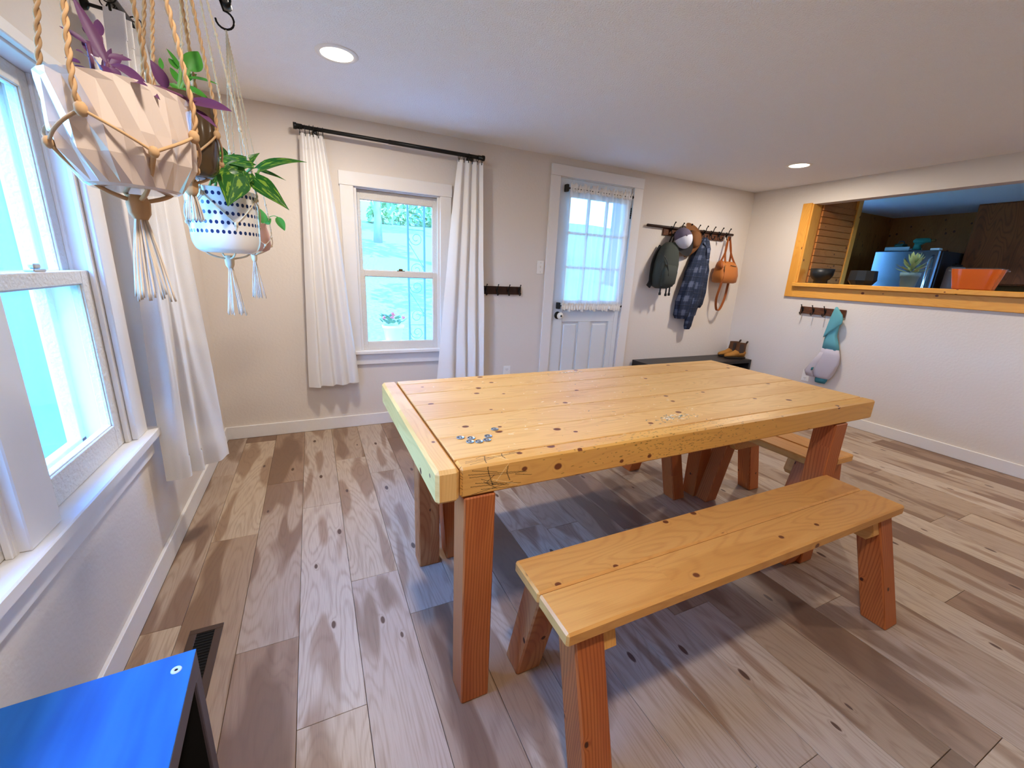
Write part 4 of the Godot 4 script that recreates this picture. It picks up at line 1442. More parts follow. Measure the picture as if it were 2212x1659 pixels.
	var pl := mat("plaid", Color.WHITE, 0.9)
	pl.albedo_texture = ImageTexture.create_from_image(plaid())
	begin(true)
	loft([[Vector3(4.315, 0.86, 0.05), 0.10, 0.045], [Vector3(4.32, 0.90, 0.06), 0.14, 0.055], [Vector3(4.335, 1.05, 0.065), 0.155, 0.06], [Vector3(4.36, 1.20, 0.07), 0.15, 0.062], [Vector3(4.385, 1.35, 0.072), 0.14, 0.062], [Vector3(4.41, 1.48, 0.07), 0.118, 0.058], [Vector3(4.43, 1.60, 0.068), 0.09, 0.05], [Vector3(4.44, 1.68, 0.066), 0.05, 0.035], [Vector3(4.444, 1.712, 0.066), 0.018, 0.018]], 56, 7, 0.13, 2.2, true, 3.2, 4.0)
	commit("body", pl, s)
	begin(true)
	loft([[Vector3(4.365, 0.745, 0.075), 0.034, 0.02], [Vector3(4.365, 0.78, 0.08), 0.045, 0.03], [Vector3(4.36, 0.90, 0.10), 0.052, 0.035], [Vector3(4.38, 1.15, 0.12), 0.055, 0.034], [Vector3(4.41, 1.42, 0.115), 0.05, 0.03], [Vector3(4.43, 1.60, 0.09), 0.03, 0.02]], 28, 3, 0.10, 2.2, true, 1.4, 4.0)
	commit("sleeve", pl, s)
	begin(true)
	loft([[Vector3(4.50, 0.98, 0.06), 0.03, 0.03], [Vector3(4.505, 1.02, 0.065), 0.05, 0.036], [Vector3(4.50, 1.15, 0.075), 0.055, 0.04], [Vector3(4.49, 1.38, 0.08), 0.052, 0.036], [Vector3(4.46, 1.58, 0.075), 0.03, 0.025]], 28, 3, 0.12, 2.2, true, 1.4, 3.0)
	commit("sleeve", pl, s)
	strap(curve([Vector3(4.405, 1.66, 0.098), Vector3(4.44, 1.60, 0.125), Vector3(4.455, 1.50, 0.13)]), 0.05, 0.006, "collar", pl, s)
	# handbag
	var h := thing("handbag", "tan leather handbag hanging at the right end of the coat rack", "handbag", Vector3.ZERO)
	mat("tan_leather", rgb(176, 104, 46), 0.45)
	mat("tan_strap", rgb(150, 80, 34), 0.5)
	begin(true)
	loft([[Vector3(4.80, 1.255, 0.10), 0.11, 0.06], [Vector3(4.80, 1.268, 0.10), 0.135, 0.085], [Vector3(4.80, 1.34, 0.10), 0.145, 0.09], [Vector3(4.80, 1.42, 0.10), 0.135, 0.075], [Vector3(4.80, 1.47, 0.10), 0.115, 0.042], [Vector3(4.80, 1.485, 0.10), 0.10, 0.02]], 32, 6, 0.03, 3.2)
	commit("body", M.tan_leather, h)
	begin(true)
	loft([[Vector3(4.67, 1.40, 0.12), 0.012, 0.03], [Vector3(4.664, 1.43, 0.12), 0.02, 0.048], [Vector3(4.672, 1.47, 0.115), 0.018, 0.036], [Vector3(4.69, 1.492, 0.11), 0.01, 0.02]], 16, 3, 0.08)
	commit("side_gusset", M.tan_strap, h)
	begin(true)
	tube([Vector3(4.77, 1.445, 0.172), Vector3(4.86, 1.435, 0.172)], 0.003, 6)
	commit("zip", M.webbing, h)
	for q in [0.135, 0.065]:
		strap(curve([Vector3(4.725, 1.465, q), Vector3(4.755, 1.58, 0.09), Vector3(4.785, 1.72, 0.075), Vector3(4.80, 1.745, 0.075), Vector3(4.815, 1.72, 0.075), Vector3(4.845, 1.58, 0.09), Vector3(4.875, 1.465, q)]), 0.018, 0.007, "handle", M.tan_strap, h, Vector3(0.3, 0, 1))
		for x in [4.725, 4.875]:
			begin(true)
			ring_tube(Vector3(x, 1.462, q + 0.004), Vector3(0, 0, 1), 0.010, 0.002, 12, 5)
			commit("ring", M.brass, h)
	strap(curve([Vector3(4.685, 1.40, 0.165), Vector3(4.685, 1.25, 0.16), Vector3(4.70, 1.08, 0.12), Vector3(4.755, 0.965, 0.10), Vector3(4.82, 0.97, 0.09), Vector3(4.875, 1.09, 0.085), Vector3(4.90, 1.25, 0.08), Vector3(4.905, 1.38, 0.10)], 8), 0.024, 0.006, "shoulder_strap", M.tan_strap, h, Vector3(0.4, 0, 1))
	begin(true)
	tube([Vector3(4.687, 1.43, 0.17), Vector3(4.687, 1.37, 0.172)], 0.005, 8)
	ring_tube(Vector3(4.687, 1.435, 0.17), Vector3(0, 0, 1), 0.01, 0.002, 12, 5)
	commit("snap_clasp", M.brass, h)

func loft_z(rows: Array) -> void:
	var rings := []
	for q in rows:
		var ring := []
		for k in 28:
			var a := TAU * k / 28.0
			ring.append(Vector3(cos(a) * q[1], sin(a) * q[2], q[0]))
		rings.append(ring)
	skin(rings)

func hoodie() -> void:
	var h := thing("child_hoodie", "teal and light grey child's hoodie hanging on the right wall hook rack", "hoodie", Vector3.ZERO)
	mat("teal_cloth", rgb(96, 160, 168), 0.9)
	mat("teal_dark", rgb(52, 108, 120), 0.9)
	mat("grey_cloth", rgb(186, 178, 184), 0.9)
	var X := RW - 0.045
	var sec := func(y: float, z0: float, z1: float, d: float) -> Array:
		return [Vector3(X, y, (z0 + z1) * 0.5), (z1 - z0) * 0.5, d, PI / 2]
	begin(true)
	loft([sec.call(0.684, 1.064, 1.216, 0.030), sec.call(0.76, 1.066, 1.19, 0.030), sec.call(0.82, 1.07, 1.165, 0.028), sec.call(0.90, 1.078, 1.166, 0.028), sec.call(0.98, 1.086, 1.17, 0.024)], 40, 5, 0.05)
	commit("yoke", M.teal_cloth, h)
	# hood folded over, lower edge running up to the right
	begin(true)
	var X2 := X - 0.026
	var s2 := func(y: float, z0: float, z1: float, d: float, slope: float) -> Array:
		return [Vector3(X2, y, (z0 + z1) * 0.5), (z1 - z0) * 0.5, d, PI / 2, slope]
	loft([s2.call(0.865, 1.066, 1.192, 0.014, -1.15), s2.call(0.885, 1.068, 1.194, 0.018, -1.0), s2.call(0.95, 1.080, 1.194, 0.020, -0.6), s2.call(1.01, 1.090, 1.182, 0.018, -0.25), s2.call(1.06, 1.102, 1.150, 0.013, 0.0), s2.call(1.09, 1.112, 1.126, 0.007, 0.0)], 36, 4, 0.03)
	commit("hood", M.teal_cloth, h)
	begin(true)
	loft([sec.call(0.398, 1.06, 1.19, 0.030), sec.call(0.42, 1.02, 1.205, 0.036), sec.call(0.46, 0.99, 1.22, 0.042), sec.call(0.56, 1.02, 1.245, 0.044), sec.call(0.637, 1.047, 1.238, 0.038), sec.call(0.69, 1.063, 1.217, 0.031)], 44, 6, 0.045)
	commit("body", M.grey_cloth, h)
	begin(true)
	loft([[Vector3(X - 0.03, 0.40, 1.03), 0.034, 0.018, PI / 2], [Vector3(X - 0.035, 0.45, 1.01), 0.038, 0.02, PI / 2], [Vector3(X - 0.03, 0.55, 1.05), 0.032, 0.018, PI / 2], [Vector3(X - 0.02, 0.65, 1.09), 0.026, 0.014, PI / 2]], 20, 3, 0.08)
	commit("sleeve", M.grey_cloth, h)
	begin(true)
	loft([sec.call(0.348, 1.075, 1.165, 0.024), sec.call(0.37, 1.07, 1.175, 0.028), sec.call(0.402, 1.07, 1.182, 0.027)], 36, 9, 0.03)
	commit("cuff", M.teal_dark, h)
	begin(true)
	loft([[Vector3(X - 0.055, 0.462, 1.044), 0.004, 0.004, PI / 2], [Vector3(X - 0.056, 0.478, 1.050), 0.010, 0.006, PI / 2, 0.9], [Vector3(X - 0.054, 0.495, 1.058), 0.004, 0.004, PI / 2]], 12)
	commit("pocket_opening", M.teal_dark, h)

# ================================================================ low furniture, boots, fittings
func low_furniture() -> void:
	var b := thing("low_bookcase", "low black bookcase against the back wall in the corner", "bookcase", Vector3(3.70, 0, 0.016))
	mat("black_laminate", rgb(34, 31, 32), 0.4)
	var bl: Material = M.black_laminate
	one_box("top", bl, b, Vector3(0, 0.385, 0), Vector3(1.455, 0.42, 0.345), 0.002)
	one_box("bottom", bl, b, Vector3(0.035, 0.0, 0), Vector3(1.42, 0.035, 0.345), 0.002)
	one_box("side", bl, b, Vector3(0, 0, 0), Vector3(0.035, 0.385, 0.345), 0.002)
	one_box("side", bl, b, Vector3(1.42, 0, 0), Vector3(1.455, 0.385, 0.345), 0.002)
	for k in 3:
		one_box("divider", bl, b, Vector3(0.372 + 0.346 * k, 0.035, 0.004), Vector3(0.388 + 0.346 * k, 0.385, 0.34), 0.001)
	one_box("back_panel", M.dark_gap, b, Vector3(0.035, 0.035, 0), Vector3(1.42, 0.385, 0.004))
	# dark cabinet at the camera's left, blue sky reflection painted on its top
	var c := thing("cube_cabinet", "dark open cabinet with a blue sky reflection painted on its top, under the left window", "cabinet", Vector3(0.345, 0, 2.437))
	c.rotation.y = 0.045
	mat("cabinet_grey", rgb(84, 74, 80), 0.5)
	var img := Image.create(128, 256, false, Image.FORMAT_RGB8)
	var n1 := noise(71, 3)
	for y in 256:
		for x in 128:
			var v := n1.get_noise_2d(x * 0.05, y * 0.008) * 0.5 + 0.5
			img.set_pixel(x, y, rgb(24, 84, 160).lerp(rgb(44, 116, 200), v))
	var bt := tex_mat("sky_reflection", img, 0.28)  # reflected sky put into the surface colour as blue
	var cg: Material = M.cabinet_grey
	grain(2, 0.4, 1.0)
	one_box("reflection_sheet", bt, c, Vector3(-0.325, 0.418, 0.0), Vector3(0, 0.4205, 0.9), 0.0008)  # thin added sheet carrying the painted reflection over the dark panel
	one_box("top", cg, c, Vector3(-0.325, 0.368, 0.0), Vector3(0, 0.418, 0.9), 0.002)
	one_box("end_panel", cg, c, Vector3(-0.325, 0.0, 0.0), Vector3(0, 0.368, 0.042), 0.002)
	one_box("end_panel", cg, c, Vector3(-0.325, 0.0, 0.858), Vector3(0, 0.368, 0.9), 0.002)
	one_box("bottom", cg, c, Vector3(-0.325, 0.0, 0.042), Vector3(0, 0.04, 0.858), 0.002)
	one_box("divider", cg, c, Vector3(-0.325, 0.04, 0.44), Vector3(-0.004, 0.368, 0.46), 0.001)
	one_box("back_panel", M.dark_gap, c, Vector3(-0.32, 0.04, 0.042), Vector3(-0.3, 0.368, 0.858))
	one_box("inner_lining", M.dark_gap, c, Vector3(-0.3, 0.04, 0.0425), Vector3(-0.006, 0.366, 0.0435))
	begin(true)
	lathe([Vector2(0.003, 0.0), Vector2(0.0035, 0.0012), Vector2(0.006, 0.0016), Vector2(0.0095, 0.0012), Vector2(0.010, 0.0)], Vector3(-0.028, 0.4205, 0.045), 24, 1, 1, false)
	commit("screw_cap", mat("screw_ring", rgb(196, 206, 216), 0.4), c)
	begin(true)
	lathe([Vector2(0.0, 0.0006), Vector2(0.0032, 0.0006)], Vector3(-0.028, 0.4205, 0.045), 12, 1, 1, false)
	commit("screw_hole", M.dark_gap, c)
	# floor register
	var v := thing("floor_vent", "dark brown metal floor vent beside the left wall", "floor vent", Vector3(0.166, 0.0, 1.875))
	mat("vent_brown", rgb(78, 60, 50), 0.45, 0.4)
	var vb: Material = M.vent_brown
	one_box("frame", vb, v, Vector3(0, 0.0, 0), Vector3(0.10, 0.004, 0.022), 0.0015)
	one_box("frame", vb, v, Vector3(0, 0.0, 0.318), Vector3(0.10, 0.004, 0.34), 0.0015)
	one_box("frame", vb, v, Vector3(0, 0.0, 0.022), Vector3(0.024, 0.004, 0.318), 0.0015)
	one_box("frame", vb, v, Vector3(0.076, 0.0, 0.022), Vector3(0.10, 0.004, 0.318), 0.0015)
	one_box("duct", M.dark_gap, v, Vector3(0.024, 0.0002, 0.022), Vector3(0.076, 0.0006, 0.318))
	for k in 24:
		one_box("louver", M.iron, v, Vector3(0.024, 0.0006, 0.026 + 0.0124 * k), Vector3(0.076, 0.0026, 0.0295 + 0.0124 * k))

func boots() -> void:
	mat("suede", rgb(160, 108, 46), 0.85)
	mat("suede_dark", rgb(92, 58, 34), 0.85)
	mat("elastic", rgb(66, 52, 46), 0.9)
	mat("sole", rgb(40, 30, 24), 0.8)
	for q in [[Vector3(5.015, 0.42, 0.245), "tan suede ankle boot on the bookcase, the nearer of the pair", 0.32], [Vector3(5.045, 0.42, 0.135), "tan suede ankle boot on the bookcase, the one nearer the wall", 0.32]]:
		var b := thing("ankle_boot", q[1], "boot", q[0], "tan ankle boots on the bookcase")
		b.rotation.y = -q[2]
		var foot := [[-0.128, 0.012, 0.022], [-0.118, 0.026, 0.034], [-0.085, 0.036, 0.046], [-0.04, 0.04, 0.06], [0.0, 0.037, 0.088], [0.04, 0.035, 0.105], [0.085, 0.034, 0.105], [0.108, 0.026, 0.09], [0.116, 0.012, 0.07]]
		begin(true)
		var rings := []
		for f in foot:
			var ring := []
			for k in 18:
				var a := TAU * k / 18.0
				ring.append(Vector3(f[0], 0.016 + f[2] * 0.5 + sin(a) * f[2] * 0.5, cos(a) * f[1] * (1.0 - 0.25 * maxf(0, sin(a)))))
			rings.append(ring)
		skin(rings)
		commit("foot", M.suede, b)
		begin(true)
		loft([[Vector3(0.05, 0.07, 0), 0.062, 0.034], [Vector3(0.052, 0.11, 0), 0.058, 0.034], [Vector3(0.056, 0.15, 0), 0.055, 0.036], [Vector3(0.058, 0.178, 0), 0.056, 0.037]], 24, 0, 0.0, 2.3, false)
		commit("shaft", M.suede_dark, b)
		begin(true)
		lathe([Vector2(0, 0)], Vector3.ZERO, 3) if false else loft([[Vector3(0.058, 0.165, 0), 0.053, 0.034], [Vector3(0.058, 0.166, 0), 0.053, 0.034]], 20)
		commit("lining", M.dark_gap, b)
		begin(true)
		sheet(func(u: float, vv: float) -> Vector3:
			var a := lerpf(PI * 0.5 - 0.55, PI * 0.5 + 0.55, u)
			return Vector3(0.048 + cos(a) * 0.058, lerpf(0.06, 0.172, vv), sin(a) * 0.0375), 8, 6)
		commit("elastic_panel", M.elastic, b)
		begin(true)
		loft([[Vector3(0, 0.004, 0), 0.122, 0.036], [Vector3(0, 0.018, 0), 0.126, 0.038]], 28, 0, 0.0, 2.6)
		commit("sole", M.sole, b)
		begin()
		box(Vector3(0.06, 0.0, -0.03), Vector3(0.115, 0.02, 0.03), 0.004)
		commit("heel", M.sole, b)
		strap(curve([Vector3(0.02, 0.058, 0.042), Vector3(0.07, 0.064, 0.043), Vector3(0.115, 0.07, 0.02)]), 0.016, 0.003, "ankle_strap", M.suede, b, Vector3(0, 1, 0))
		strap(curve([Vector3(0.112, 0.165, 0), Vector3(0.128, 0.195, 0), Vector3(0.122, 0.20, 0), Vector3(0.108, 0.175, 0)]), 0.016, 0.003, "pull_tab", M.elastic, b, Vector3(0, 0, 1))

func plate(called: String, label: String, cat: String, at: Vector3, b: Basis, sockets: bool) -> void:
	var p := thing(called, label, cat, at)
	p.basis = b
	one_box("plate", M.white_plastic, p, Vector3(-0.036, -0.058, 0), Vector3(0.036, 0.058, 0.006), 0.003)
	if sockets:
		for y in [-0.026, 0.026]:
			var o := one_box("socket", M.white_plastic, p, Vector3(-0.018, y - 0.016, 0.006), Vector3(0.018, y + 0.016, 0.0085), 0.003)
			begin()
			box(Vector3(-0.009, y - 0.004, 0.0085), Vector3(-0.0065, y + 0.007, 0.0088))
			box(Vector3(0.0065, y - 0.004, 0.0085), Vector3(0.009, y + 0.007, 0.0088))
			box(Vector3(-0.002, y - 0.012, 0.0085), Vector3(0.002, y - 0.008, 0.0088))
			commit("slots", M.dark_gap, o)
	else:
		one_box("toggle", M.white_plastic, p, Vector3(-0.005, -0.004, 0.006), Vector3(0.005, 0.012, 0.018), 0.002)
		for y in [-0.04, 0.04]:
			begin(true)
			ball(Vector3(0, y, 0.006), Vector3(0.003, 0.003, 0.0015), 8)
			commit("screw", M.chrome, p)

func small_fittings() -> void:
	plate("light_switch", "white light switch beside the door casing", "light switch", Vector3(2.515, 1.322, 0), Basis.IDENTITY, false)
	plate("power_outlet", "white power outlet on the back wall behind the table", "power outlet", Vector3(2.225, 0.372, 0), Basis.IDENTITY, true)
	plate("power_outlet", "white power outlet on the right wall beside the hoodie", "power outlet", Vector3(RW, 0.38, 0.955), Basis(Vector3(0, 0, 1), Vector3(0, 1, 0), Vector3(-1, 0, 0)), true)

# ================================================================ hanging plants
func rope(pts: Array, r: float, twisted: bool, called: String, m: Material, parent: Node) -> void:
	var fine := curve(pts, 8)
	begin(true)
	if not twisted:
		tube(fine, r, 6)
	else:
		# resample evenly, then two strands wound round each other
		var dense := []
		var left := 0.0
		for i in fine.size() - 1:
			var a: Vector3 = fine[i]
			var b: Vector3 = fine[i + 1]
			var l := a.distance_to(b)
			var t := left
			while t < l:
				dense.append(a.lerp(b, t / l))
				t += r * 0.9
			left = t - l
		for s in 2:
			var h := []
			var side := Vector3.ZERO
			for i in dense.size():
				var d: Vector3 = (dense[mini(i + 1, dense.size() - 1)] - dense[maxi(i - 1, 0)]).normalized()
				if side == Vector3.ZERO:
					side = d.cross(Vector3.RIGHT).normalized()
				side = (side - d * side.dot(d)).normalized()
				var a := i * 0.62 + PI * s
				h.append(dense[i] + (side * cos(a) + d.cross(side) * sin(a)) * r * 0.52)
			if h.size() > 2:
				tube(h, r * 0.6, 5)
	commit(called, m, parent)

func hanger(label: String, c: Vector3, apex: Vector3, rim: Vector2, k1: Vector2, k2: Vector2, bot: Vector2, a0: float, r: float, m: Material, tassel: float, n := 4, beads := false) -> void:
	var h := thing("macrame_hanger", label, "plant hanger", Vector3.ZERO, "macrame plant hangers")
	var at := func(a: float, q: Vector2) -> Vector3: return Vector3(c.x + cos(a) * q.x, q.y, c.z + sin(a) * q.x)
	for k in n:
		var a := a0 + TAU * k / n
		var top: Vector3 = at.call(a, rim)
		var kn: Vector3 = at.call(a, k1)
		rope([apex, apex.lerp(top, 0.5), top, kn], r, true, "rope", m, h)
		if beads:
			for t in [0.25, 0.45, 0.62, 0.78, 0.9]:
				begin(true)
				ball(apex.lerp(top, t + 0.02 * k), Vector3(r, r * 1.2, r) * 1.7, 8)
				commit("small_knot", m, h)
		begin(true)
		ball(kn, Vector3(r, r * 1.3, r) * 2.0, 10)
		commit("knot", m, h)
		for s in [-1, 1]:
			var pts := [kn]
			for i in range(1, 4):
				var t := i / 3.0
				pts.append(at.call(a + s * t * PI / n, k1.lerp(k2, t)))
			rope(pts, r * 0.6, false, "cord", m, h)
		var a2 := a + PI / n
		var kk: Vector3 = at.call(a2, k2)
		begin(true)
		ball(kk, Vector3(r, r * 1.2, r) * 1.8, 10)
		commit("knot", m, h)
		rope([kk, at.call(a2, k2.lerp(bot, 0.55) + Vector2(0.004, 0)), at.call(a2, bot), Vector3(c.x, bot.y - 0.012, c.z)], r * 0.9, false, "cord", m, h)
	# gathering knot and tassel
	begin(true)
	loft([[Vector3(c.x, bot.y - 0.002, c.z), r * 3.0, r * 3.0], [Vector3(c.x, bot.y - 0.012, c.z), r * 4.0, r * 4.0], [Vector3(c.x, bot.y - 0.026, c.z), r * 3.6, r * 3.6], [Vector3(c.x, bot.y - 0.034, c.z), r * 2.2, r * 2.2]], 16, 7, 0.10)
	commit("gathering_knot", m, h)
	begin(true)
	var rr := RandomNumberGenerator.new()
	rr.seed = hash(label)
	for k in 22:
		var a := rr.randf() * TAU
		var q := sqrt(rr.randf())
		var o := Vector3(cos(a), 0, sin(a)) * q
		var p0 := Vector3(c.x, bot.y - 0.028, c.z) + o * r * 1.6
		var p1 := Vector3(c.x, bot.y - 0.03 - tassel * 0.45, c.z) + o * (r * 2.6 + tassel * 0.06)
		var p2 := Vector3(c.x, bot.y - 0.03 - tassel * rr.randf_range(0.93, 1.03), c.z) + o * (r * 3.0 + tassel * 0.13) + Vector3(rr.randf_range(-1, 1), 0, rr.randf_range(-1, 1)) * tassel * 0.02
		tube(curve([p0, p1, p2], 4), r * 0.42, 5)
	commit("tassel", M.tassel, h).set_meta("kind", "stuff")

func leaves(parent: Node, specs: Array, m: Material, heart := 0.0) -> void:
	# spec: base, tip, width, curl, how far the blade faces into the room rather than up
	for s in specs:
		var d: Vector3 = s[1] - s[0]
		var face := Vector3.UP.lerp(Vector3(0.25, -0.1, 0.95), s[4])
		begin(true)
		leaf(s[0], d.normalized().rotated(d.cross(face).normalized(), -s[3] * 0.5), d.length() * 1.02, s[2], s[3], 10, heart, 0.22, face)
		commit("leaf", m, parent)

func stem(parent: Node, pts: Array, r: float, m: Material) -> void:
	begin(true)
	tube(curve(pts, 5), r, 6)
	commit("stem", m, parent)

func hanging_plants() -> void:
	# the rod they hang from, with hooks
	var rod := thing("plant_rod", "black rod under the ceiling from which the planters hang", "rod", Vector3(0.45, 2.10, 0))
	begin(true)
	tube([Vector3(0, 0, 1.455), Vector3(0, 0, 3.35)], 0.010, 12)
	commit("pole", M.black, rod)
	begin(true)
	tube([Vector3(0, 0, 1.44), Vector3(0, 0, 1.475)], 0.015, 12)
	commit("end_cap", M.black, rod)
	for z in [1.75, 3.2]:
		begin(true)
		tube([Vector3(0, 0, z), Vector3(0, CH - 2.10, z)], 0.006, 8)
		lathe([Vector2(0.0, CH - 2.112), Vector2(0.03, CH - 2.112), Vector2(0.03, CH - 2.10), Vector2(0.0, CH - 2.10)], Vector3(0, 0, z), 16)
		commit("bracket", M.black, rod)
	var zs := [1.49, 2.06, 2.24, 2.615]
	var of := ["small pink pot", "dotted pot", "amber glass pot", "faceted pot"]
	for i in 4:
		var s := thing("s_hook", "black wire S hook on the rod above the %s" % of[i], "hook", Vector3(0.45, 2.10, zs[i]), "S hooks on the plant rod")
		begin(true)
		var pts := []
		for k in 12:
			var a := -0.5 + PI * 1.35 * k / 11.0
			pts.append(Vector3(cos(a) * 0.016, sin(a) * 0.016 + 0.0, 0))
		for k in 14:
			var a := PI * 0.5 - PI * 1.5 * k / 13.0
			pts.append(Vector3(-0.006 + cos(a) * 0.026, -0.062 + sin(a) * 0.026, 0.004))
		tube(pts, 0.0032, 7)
		commit("wire", M.iron, s)
	green_materials()
	# 1: faceted pale pot with a purple plant
	var c := Vector3(0.430, 1.425, 2.613)
	var p := thing("potted_purple_heart", "purple leafed plant in a faceted pale pink glazed pot hanging at the left", "potted plant", c)
	var glaze := mat("pale_glaze", rgb(222, 204, 192), 0.14)
	glaze.clearcoat_enabled = true
	glaze.clearcoat = 0.6
	glaze.clearcoat_roughness = 0.06
	begin()
	var rings := []
	for q in [[0.046, -0.064, 0.0, 1.0], [0.052, -0.061, 0.0, 1.0], [0.073, -0.028, 0.5, 0.875], [0.0755, 0.0, 0.5, 0.93], [0.0765, 0.048, 0.0, 0.965], [0.0765, 0.056, 0.0, 1.0], [0.072, 0.057, 0.0, 1.0], [0.068, 0.036, 0.0, 1.0]]:
		var ring := []
		for k in 28:
			var a: float = TAU * k / 28.0
			var f: float = 1.0 if (k % 2 == 0) == (q[2] < 0.25) else q[3]
			ring.append(Vector3(cos(a) * q[0] * f, q[1], sin(a) * q[0] * f))
		rings.append(ring)
	skin(rings)
	commit("pot", glaze, p)
	begin(true)
	lathe([Vector2(0.0, 0.042), Vector2(0.069, 0.040)], Vector3.ZERO, 24, 1, 1, false)
	commit("soil", M.soil, p)
	leaves(p, [
		[Vector3(-0.0170, 0.0970, -0.0375), Vector3(-0.0433, 0.1723, -0.0499), 0.0138, -0.15, 0.60],
		[Vector3(-0.0394, 0.1527, -0.1112), Vector3(-0.0454, 0.1825, -0.1346), 0.0113, -0.35, 0.60],
		[Vector3(-0.0476, 0.1320, -0.0859), Vector3(-0.0715, 0.1441, -0.0781), 0.0088, -0.35, 0.60],
		[Vector3(-0.0352, 0.1321, -0.0569), Vector3(-0.0438, 0.1449, -0.0649), 0.0063, -0.35, 0.60],
		[Vector3(-0.0392, 0.1191, -0.0894), Vector3(-0.0542, 0.1385, -0.0910), 0.0187, -0.35, 0.60],
		[Vector3(-0.0400, 0.1055, -0.0512), Vector3(-0.0440, 0.1045, -0.0298), 0.0100, -0.35, 0.60],
		[Vector3(-0.0497, 0.0966, -0.0532), Vector3(-0.0683, 0.1041, -0.0645), 0.0075, -0.35, 0.60],
		[Vector3(-0.0138, 0.0778, 0.0044), Vector3(-0.0143, 0.0864, 0.0246), 0.0150, -0.35, 0.60],
		[Vector3(-0.0151, 0.1067, -0.0395), Vector3(0.0058, 0.1135, -0.0545), 0.0106, -0.35, 0.60],
		[Vector3(-0.0044, 0.0891, -0.0060), Vector3(0.0451, 0.0523, 0.0406), 0.0150, -0.70, 0.60],
		[Vector3(-0.0017, 0.0656, 0.0254), Vector3(0.0355, 0.0451, 0.0611), 0.0113, -0.70, 0.60],
		[Vector3(0.0474, 0.0764, -0.0232), Vector3(0.0366, 0.1051, -0.0140), 0.0169, -0.35, 0.60],
		[Vector3(0.0702, 0.0657, -0.0204), Vector3(0.1251, 0.0545, 0.0095), 0.0213, -0.20, 0.60],
		[Vector3(0.0783, 0.0547, -0.0132), Vector3(0.1056, 0.0308, 0.0072), 0.0081, -0.35, 0.60],
		[Vector3(0.0507, 0.0680, 0.0040), Vector3(0.0689, 0.0473, 0.0191), 0.0125, -0.35, 0.60],
		[Vector3(-0.0261, 0.0624, 0.0031), Vector3(-0.0357, 0.0734, 0.0066), 0.0100, -0.35, 0.60],
		[Vector3(-0.0043, 0.0552, 0.0388), Vector3(-0.0175, 0.0600, 0.0425), 0.0075, -0.35, 0.60],
		[Vector3(0.0139, 0.0647, 0.0332), Vector3(0.0052, 0.0720, 0.0383), 0.0100, -0.35, 0.60],
		[Vector3(-0.0042, 0.0754, -0.0133), Vector3(-0.0223, 0.0922, -0.0271), 0.0113, -0.35, 0.60],
		[Vector3(0.0239, 0.0544, 0.0527), Vector3(0.0490, 0.0488, 0.0781), 0.0100, -0.60, 0.60],
		[Vector3(-0.0209, 0.0997, -0.0632), Vector3(-0.0085, 0.1250, -0.0764), 0.0100, -0.35, 0.60],
		[Vector3(0.0297, 0.0601, 0.0308), Vector3(0.0555, 0.0411, 0.0605), 0.0113, -0.60, 0.60],
		[Vector3(-0.0426, 0.1055, -0.1100), Vector3(-0.0346, 0.1468, -0.1301), 0.0100, -0.35, 0.60],
		[Vector3(-0.0464, 0.0934, -0.0852), Vector3(-0.0721, 0.1080, -0.1020), 0.0088, -0.35, 0.60],
	], M.purple_leaf)
	stem(p, [Vector3(0.0188, 0.0628, -0.0099), Vector3(0.0452, 0.0620, 0.0261), Vector3(0.0638, 0.0620, 0.0121), Vector3(0.0796, 0.0643, -0.0154)], 0.003, M.purple_stem)
	stem(p, [Vector3(-0.0175, 0.0670, -0.0287), Vector3(-0.0181, 0.0819, -0.0335), Vector3(-0.0169, 0.0982, -0.0378)], 0.003, M.purple_stem)
	stem(p, [Vector3(-0.0338, 0.0752, -0.0391), Vector3(-0.0438, 0.1048, -0.0759), Vector3(-0.0476, 0.1320, -0.0859)], 0.003, M.purple_stem)
	stem(p, [Vector3(-0.0169, 0.0750, -0.0539), Vector3(-0.0324, 0.1226, -0.0872), Vector3(-0.0394, 0.1527, -0.1112)], 0.003, M.purple_stem)
	hanger("thick jute rope hanger round the faceted pale pot", c, Vector3(0.445, 2.035, 2.619), Vector2(0.082, c.y + 0.066), Vector2(0.080, c.y + 0.012), Vector2(0.077, c.y - 0.022), Vector2(0.034, c.y - 0.067), 3.35, 0.0034, M.jute, 0.115)
	# 2: amber glass jar with a green plant
	c = Vector3(0.424, 1.511, 2.239)
	p = thing("potted_jade", "fleshy green plant in an amber glass jar behind the faceted pot", "potted plant", c)
	var amber := mat("amber_glass", Color(0.34, 0.27, 0.19, 0.86), 0.14)
	amber.transparency = BaseMaterial3D.TRANSPARENCY_ALPHA
	begin(true)
	lathe([Vector2(0.0, -0.070), Vector2(0.040, -0.070), Vector2(0.054, -0.055), Vector2(0.061, 0.0), Vector2(0.061, 0.06), Vector2(0.059, 0.075), Vector2(0.055, 0.075), Vector2(0.057, 0.05)], Vector3.ZERO, 36, 1, 1, false)
	commit("jar", amber, p)
	begin(true)
	lathe([Vector2(0.0, -0.064), Vector2(0.038, -0.064), Vector2(0.050, -0.05), Vector2(0.056, 0.0), Vector2(0.056, 0.045), Vector2(0.0, 0.05)], Vector3.ZERO, 28)
	commit("soil", M.soil, p)
